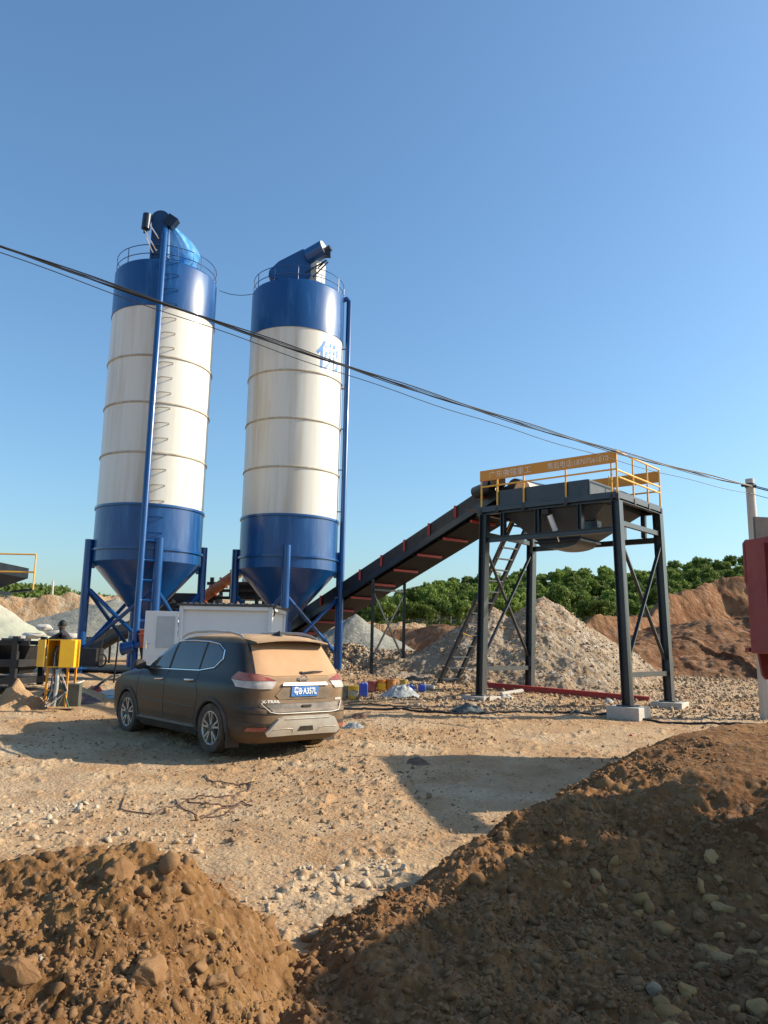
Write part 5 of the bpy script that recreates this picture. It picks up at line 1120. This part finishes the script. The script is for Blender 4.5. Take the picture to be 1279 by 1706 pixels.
# mixing plant between the silos
mp = empty('mixing_plant', (0, 0, 0), 0, 'dark steel mixing plant seen between the two silos above the cabin', 'plant')
def rel(x, y, d): return D(x, y, d)
m_ = MB()
for x_ in (352, 392, 428):
    p_ = D(x_, 990, 27); m_.bar((p_.x, 27, .8), (p_.x, 27, D(x_, 962, 27).z), .12, .12, up=(1, 0, 0)); m_.bar((p_.x, 28.6, .8), (p_.x, 28.6, D(x_, 962, 27).z), .12, .12, up=(1, 0, 0))
for yy in (972, 984, 996): m_.bar(D(345, yy, 27), D(440, yy, 27), .1, .1)
m_.build('frame', darkstuff, mp)
m_ = MB(); p_ = D(412, 988, 27.6); m_.box((p_.x, 27.6, p_.z), (1.1, 1.0, .5)); m_.box((p_.x-1.9, 27.6, p_.z-.25), (1.8, 1.0, .35)); m_.build('mixer_box', darkstuff, mp)
m_ = MB(); p_ = D(411, 970, 27.3); m_.box((p_.x, 27.3, p_.z), (.34, .4, .55), taper=.7); m_.build('hood', cabinw, mp)
m_ = MB(); p_ = D(300, 1000, 27); m_.box((p_.x+.3, 27, p_.z-.15), (1.9, .9, .3)); m_.build('belt_head', belt, mp)
p_ = D(330, 990, 26.5); sc = empty('screw_conveyor', (p_.x, 26.5, 0), 0, 'faded orange screw conveyor tube slanting up between the silos', 'screw conveyor')
a_, b_ = D(335, 998, 26.5)-sc.location, D(392, 957, 26.5)-sc.location
MB().tube([a_, b_], .17, 16).build('tube', orangep, sc)
for u in (.05, .35, .66, .97): q_ = a_.lerp(b_, u); d_ = (b_-a_).normalized()*.03; MB().tube([q_-d_, q_+d_], .225, 16).build('flange', orangep, sc)
MB().tube([b_, b_+(b_-a_).normalized()*.4], .20, 14).build('end_cap', M('pale_orange', (.70, .40, .18), rough=.5), sc)
# screw pump at the foot of the left silo
pq = D(222, 1080, 20.3); pu = empty('screw_pump', (pq.x, 20.2, pq.z), 0, 'blue motor with a red orange drum beside it at the foot of the left silo', 'pump')
MB().tube([(-.22, 0, -.02), (.05, 0, .06)], .15, 20).build('motor', blue, pu); MB().tube([(-.27, 0, -.03), (-.22, 0, -.02)], .165, 20).build('motor_cover', bluew, pu); MB().tube([(.05, 0, .06), (.3, 0, .14)], .08, 14).build('shaft', blue, pu)
rd = MB(); rd.lathe([(0, .0), (.13, .0), (.15, .05), (.15, .30), (.18, .31), (.18, .36), (.14, .37), (.14, .46), (0, .46)], 24, (.30, .05, .02)); rd.build('drum', M('orange_red_drum', (.62, .10, .03), (.5, .12, .05), rough=.45, scale=4), pu)
MB().tube([(.30, .05, .02), (.30, .05, -.25), (.2, .05, -.4)], [.13, .08, .06], 12).build('outlet', darkstuff, pu)
# handcart with a spoked wheel
cq = D(168, 1100, 18.5); ct = empty('handcart', (cq.x, 18.5, .55), 0, 'dark handcart with one spoked wheel behind the left silo leg', 'cart')
wz = cq.z-.55; 
wh = MB(); wh.tube([(.02+.0*math.cos(a), 0, 0) for a in (0, 1)], .02, 6); 
rw_ = MB(); rw_.tube([(.12*math.cos(a)*.8, .06*math.cos(a), wz+.15*math.sin(a)) for a in np.linspace(0, 2*math.pi, 30)], .022, 6, False)
for k in range(10): a = k*math.pi/5; rw_.tube([(0, 0, wz), (.095*math.cos(a), .05*math.cos(a), wz+.14*math.sin(a))], .004, 4)
rw_.build('wheel', black, ct); MB().box((-.28, .1, wz+.06), (.42, .5, .42)).build('tray', darkstuff, ct); MB().tube([(-.05, 0, wz+.1), (.0, 0, wz+.4), (.03, 0, wz+.62)], .014, 6).build('handle', darkstuff, ct); MB().bar((.30, .1, 0), (.34, .1, wz+.55), .03, .03).build('prop', darkstuff, ct)
mt = MB(); p_ = onG(190, 1130); mt.box((p_.x-.2, p_.y, p_.z+.06), (1.9, 1.6, .05)); tag(mt.build('steel_plate', darkstuff), 'flat dark steel sheet lying on the ground beside the left silo leg', 'plate')
# yellow loader far behind the right silo
yl = D(512, 1040, 34); yv = empty('wheel_loader', (yl.x, 34, .9), 0, 'small yellow loader parked far behind the right silo legs', 'loader')
MB().box((.1, 0, yl.z-.9+.05), (1.6, 1.2, .45)).build('engine_cover', yellow, yv, bevel=.05); MB().box((-.1, 0, yl.z-.9-.45), (2.0, 1.3, .4)).build('chassis', darkstuff, yv)
MB().box((-.5, 0, yl.z-.9+.5), (.7, .9, .7)).build('cab', glass, yv); MB().box((-.5, 0, yl.z-.9+.88), (.8, 1.0, .07)).build('cab_roof', yellow, yv)
for x_ in (-.6, .7): MB().lathe([(0, -.15), (.2, -.15), (.4, -.14), (.42, 0), (.4, .14), (.2, .15), (0, .15)], 24, (x_, -.7, .42), 'y').build('wheel', tyre, yv)

# ================================================================ SMALL THINGS ON THE GROUND
def bucket(px, py, r_, h_, mat, lab, band=None, name='bucket', g_='buckets and cans behind the car'):
    p = onG(px, py); e = empty(name, p, random.uniform(0, 6), lab, name.replace('_', ' '), g_)
    MB().lathe([(0, 0), (r_*.86, 0), (r_, h_), (r_*1.07, h_), (r_*1.07, h_+.02), (0, h_+.02)], 24).build('drum', mat, e)
    if band: MB().lathe([(r_*.92, h_*.2), (r_*1.005, h_*.75)], 24).build('paper_label', band, e)
    MB().tube([(r_*1.07*math.cos(a), r_*1.07*math.sin(a), h_*.8-.5*r_*abs(math.sin(a))) for a in np.linspace(0, math.pi, 12)], .005, 5).build('handle', darkstuff, e)
lab_p = M('printed_label', (.7, .45, .2), (.35, .4, .35), rough=.6, scale=25)
bucket(576, 1162, .10, .24, M('can_grey', (.33, .30, .18), rough=.5), 'dull grey green can nearest the car bumper')
bucket(588, 1164, .12, .26, boxyel, 'yellow bucket with a printed label nearest the car', lab_p)
bucket(619, 1152, .12, .22, M('dusty_red', (.35, .05, .05), (.28, .10, .08), rough=.6, scale=8), 'dusty red tub between a blue can and orange buckets')
bucket(635, 1152, .12, .26, M('orange_plastic', (.62, .22, .03), rough=.5), 'orange bucket with a yellow label and yellow rim', boxyel)
bucket(651, 1152, .13, .27, M('amber_plastic', (.50, .19, .04), rough=.5), 'amber brown bucket behind the heap of plastic film')
bucket(672, 1146, .10, .18, M('mustard_plastic', (.45, .30, .06), rough=.5), 'small mustard bucket half hidden by a blue can')
def jerry(px, py, w_, h_, lab, rz=0):
    p = onG(px, py); e = empty('jerrycan', p, rz, lab, 'jerrycan', 'blue plastic cans behind the car')
    MB().box((0, 0, h_/2), (w_, w_*.7, h_)).build('body', bluep, e, bevel=.02); MB().tube([(-w_*.25, 0, h_), (-w_*.2, 0, h_+.03), (w_*.1, 0, h_+.03), (w_*.15, 0, h_)], .012, 6).build('handle', bluep, e); MB().tube([(w_*.32, 0, h_), (w_*.32, 0, h_+.03)], .022, 10).build('cap', sack, e)
jerry(605, 1161, .20, .30, 'upright blue can beside the yellow bucket'); jerry(681, 1154, .24, .16, 'blue can lying low behind the plastic film', .4); jerry(703, 1152, .18, .15, 'small square blue can at the right end of the row', -.2)
def clump_obj(name, px, py, w_, h_, mat, lab, cat, seed, dy=.6):
    p = onG(px, py); X, Y = np.meshgrid(np.linspace(-1, 1, 46), np.linspace(-1, 1, 46)); rr = np.hypot(X, Y)
    Zz = h_*np.clip(1-rr**1.3, 0, 1)*(1+.7*fbm(X, Y, 2.2, 4, seed, .6))+.05*h_*fbm(X, Y, 7, 3, seed+5)
    g = gridmesh(name, p.x+X*w_/2, p.y+Y*w_/2*dy, p.z-.01+Zz, mat, mask=rr < .98+.2*fbm(X, Y, 3, 2, seed)); return tag(g, lab, cat)
clump_obj('plastic_film', 667, 1160, .95, .27, clearp, 'heap of crumpled clear plastic film among the buckets', 'plastic film', 500)
clump_obj('plastic_film', 590, 1212, .42, .10, clearp, 'crumpled clear plastic wrap by the rear corner of the car', 'plastic film', 510)
clump_obj('black_cloth', 778, 1184, .75, .16, M('tar_cloth', (.03, .035, .035), (.10, .12, .12), rough=.5, scale=5), 'crumpled dark sheet lying across the hose', 'cloth', 520)
clump_obj('white_sack', 630+65, 1115-64+53, .5, .2, sack, 'scrap of white sacking under the conveyor support', 'sack', 530)
clump_obj('white_sack', 843, 1163, .42, .10, sack, 'flattened pale sack by the front left footing', 'sack', 531)
clump_obj('white_sack', 1014, 1171, .28, .11, sack, 'small white bag left of the nearest right footing', 'sack', 532)
clump_obj('green_scrap', 643, 1203, .13, .05, M('light_green', (.30, .60, .32), rough=.6), 'small light green scrap on the bare earth', 'scrap', 533)
clump_obj('red_scrap', 1052, 1227, .12, .05, red, 'tiny red scrap by the skyline of the right heap', 'scrap', 534)
clump_obj('weed_clump', 694, 1276, .45, .13, M('dry_weed', (.13, .075, .05), (.20, .12, .08), rough=.9, scale=12), 'dark dry clod of roots at the tip of the truck shadow', 'clod', 535)
clump_obj('weed_clump', 597, 1197, .40, .12, M('dry_weed2', (.20, .10, .06), (.28, .16, .10), rough=.9, scale=12), 'reddish clod of earth right of the car bumper', 'clod', 536)
clump_obj('dark_sacking', 130, 1170, 1.0, .22, M('purple_sacking', (.07, .05, .055), (.12, .09, .09), rough=.8, scale=6), 'dark purplish bundle of sacking at the foot of the yellow cabinet', 'sacking', 537)
clump_obj('green_net', 95, 1158, .7, .25, M('green_net', (.03, .10, .07), (.06, .14, .10), rough=.8, scale=9), 'dark green netting heaped left of the cabinet legs', 'netting', 538)
clump_obj('white_bag', 183, 1157, 1.0, .10, sack, 'flat white printed bag between cabinet and car', 'bag', 539, .4)
clump_obj('red_bag_mark', 160, 1152, .34, .14, M('red_bag', (.55, .06, .06), rough=.6), 'red bag lying at the left end of the white printed bag', 'bag', 540)
clump_obj('blue_sheet', 186, 1163, .55, .06, M('pale_blue_sheet', (.20, .50, .62), rough=.6), 'pale blue plastic strip in front of the white bag', 'plastic', 541, .25)
clump_obj('black_bundle', 700, 1142, 1.3, .16, M('black_bundle', (.02, .02, .02), rough=.6), 'long black bundle of hose behind the blue cans', 'bundle', 542, .3)
def gpath(pts, lift, seed=0, n=14):
    W = [onG(*p) for p in pts]; out = []
    for a, b in zip(W[:-1], W[1:]):
        for u in np.linspace(0, 1, n, endpoint=False):
            q = a.lerp(b, u); q.z = gz(q.x, q.y)+lift; out.append(q)
    out.append(W[-1]); out[-1].z = gz(out[-1].x, out[-1].y)+lift; return out
tag(MB().tube(gpath([(562, 1183), (640, 1184), (760, 1189), (900, 1188), (1010, 1191), (1100, 1203), (1180, 1206), (1300, 1209)], .02), .022, 8).build('hose', cable), 'long dark hose lying across the site in front of the gantry', 'hose')
tag(MB().tube(gpath([(560, 1179), (620, 1176), (700, 1182), (740, 1186)], .015), .012, 6).build('hose', M('brown_hose', (.10, .06, .04), rough=.6)), 'thin brown hose just behind the long dark one near the car', 'hose')
tag(MB().tube([onG(700, 1148)+Vector((0, 0, .07)), onG(722, 1150)+Vector((0, 0, .07))], .06, 16).build('white_pipe', sack), 'short white plastic pipe lying behind the small blue can', 'pipe')
a_, b_ = onG(812, 1148), onG(1082, 1170); tag(MB().ibar(a_+Vector((0, 0, .10)), b_+Vector((0, 0, .06)), .13, .13, .02).build('steel_beam', red), 'long red steel beam lying on the rubble under the gantry', 'beam')
pts = [onG(150, 1160), onG(165, 1150), onG(185, 1142), onG(205, 1140), onG(240, 1142)]; zl = [.05, .14, .22, .24, .1]
tag(MB().tube([p+Vector((0, 0, z)) for p, z in zip(pts, zl)], .03, 8).build('cable', cable), 'thick black cable arching from the sacking towards the car', 'cable')
for k, (pp, lab) in enumerate([([(341, 1294), (350, 1305), (385, 1309), (418, 1309), (412, 1322), (380, 1332), (300, 1336)], 'looping thin wire nearest the car on the bare earth'), ([(206, 1336), (200, 1352), (250, 1358), (310, 1340), (345, 1345)], 'thin wire loop at the left of the tangle on the earth'), ([(290, 1338), (305, 1352), (330, 1366), (375, 1360), (400, 1342), (420, 1348)], 'thickest brown wire of the tangle lying on the earth'), ([(335, 1364), (380, 1352), (398, 1346), (330, 1349)], 'short wire crossing the middle of the tangle')]):
    tag(MB().tube(gpath(pp, .010), .007, 5).build('wire', M('rusty_wire%d' % k, (.10, .055, .04), rough=.8)), lab, 'wire', 'wires lying on the earth')
# offcuts of timber and pipe lying in the rubble strip
for k, (x0_, y0_, x1_, y1_, r_, mt2, lab) in enumerate([(570, 1172, 640, 1170, .02, bark, 'thin weathered stick in front of the buckets'), (600, 1176, 700, 1172, .018, bark, 'long weathered stick in front of the plastic film'), (835, 1160, 870, 1156, .05, concrete, 'broken concrete chunk left of the rear footing'), (100, 1150, 140, 1137, .02, sack, 'pale stick leaning on the debris under the cabinet')]):
    tag(MB().tube([onG(x0_, y0_)+Vector((0, 0, r_)), onG(x1_, y1_)+Vector((0, 0, r_+.02))], r_, 7).build('offcut', mt2), lab, 'debris')
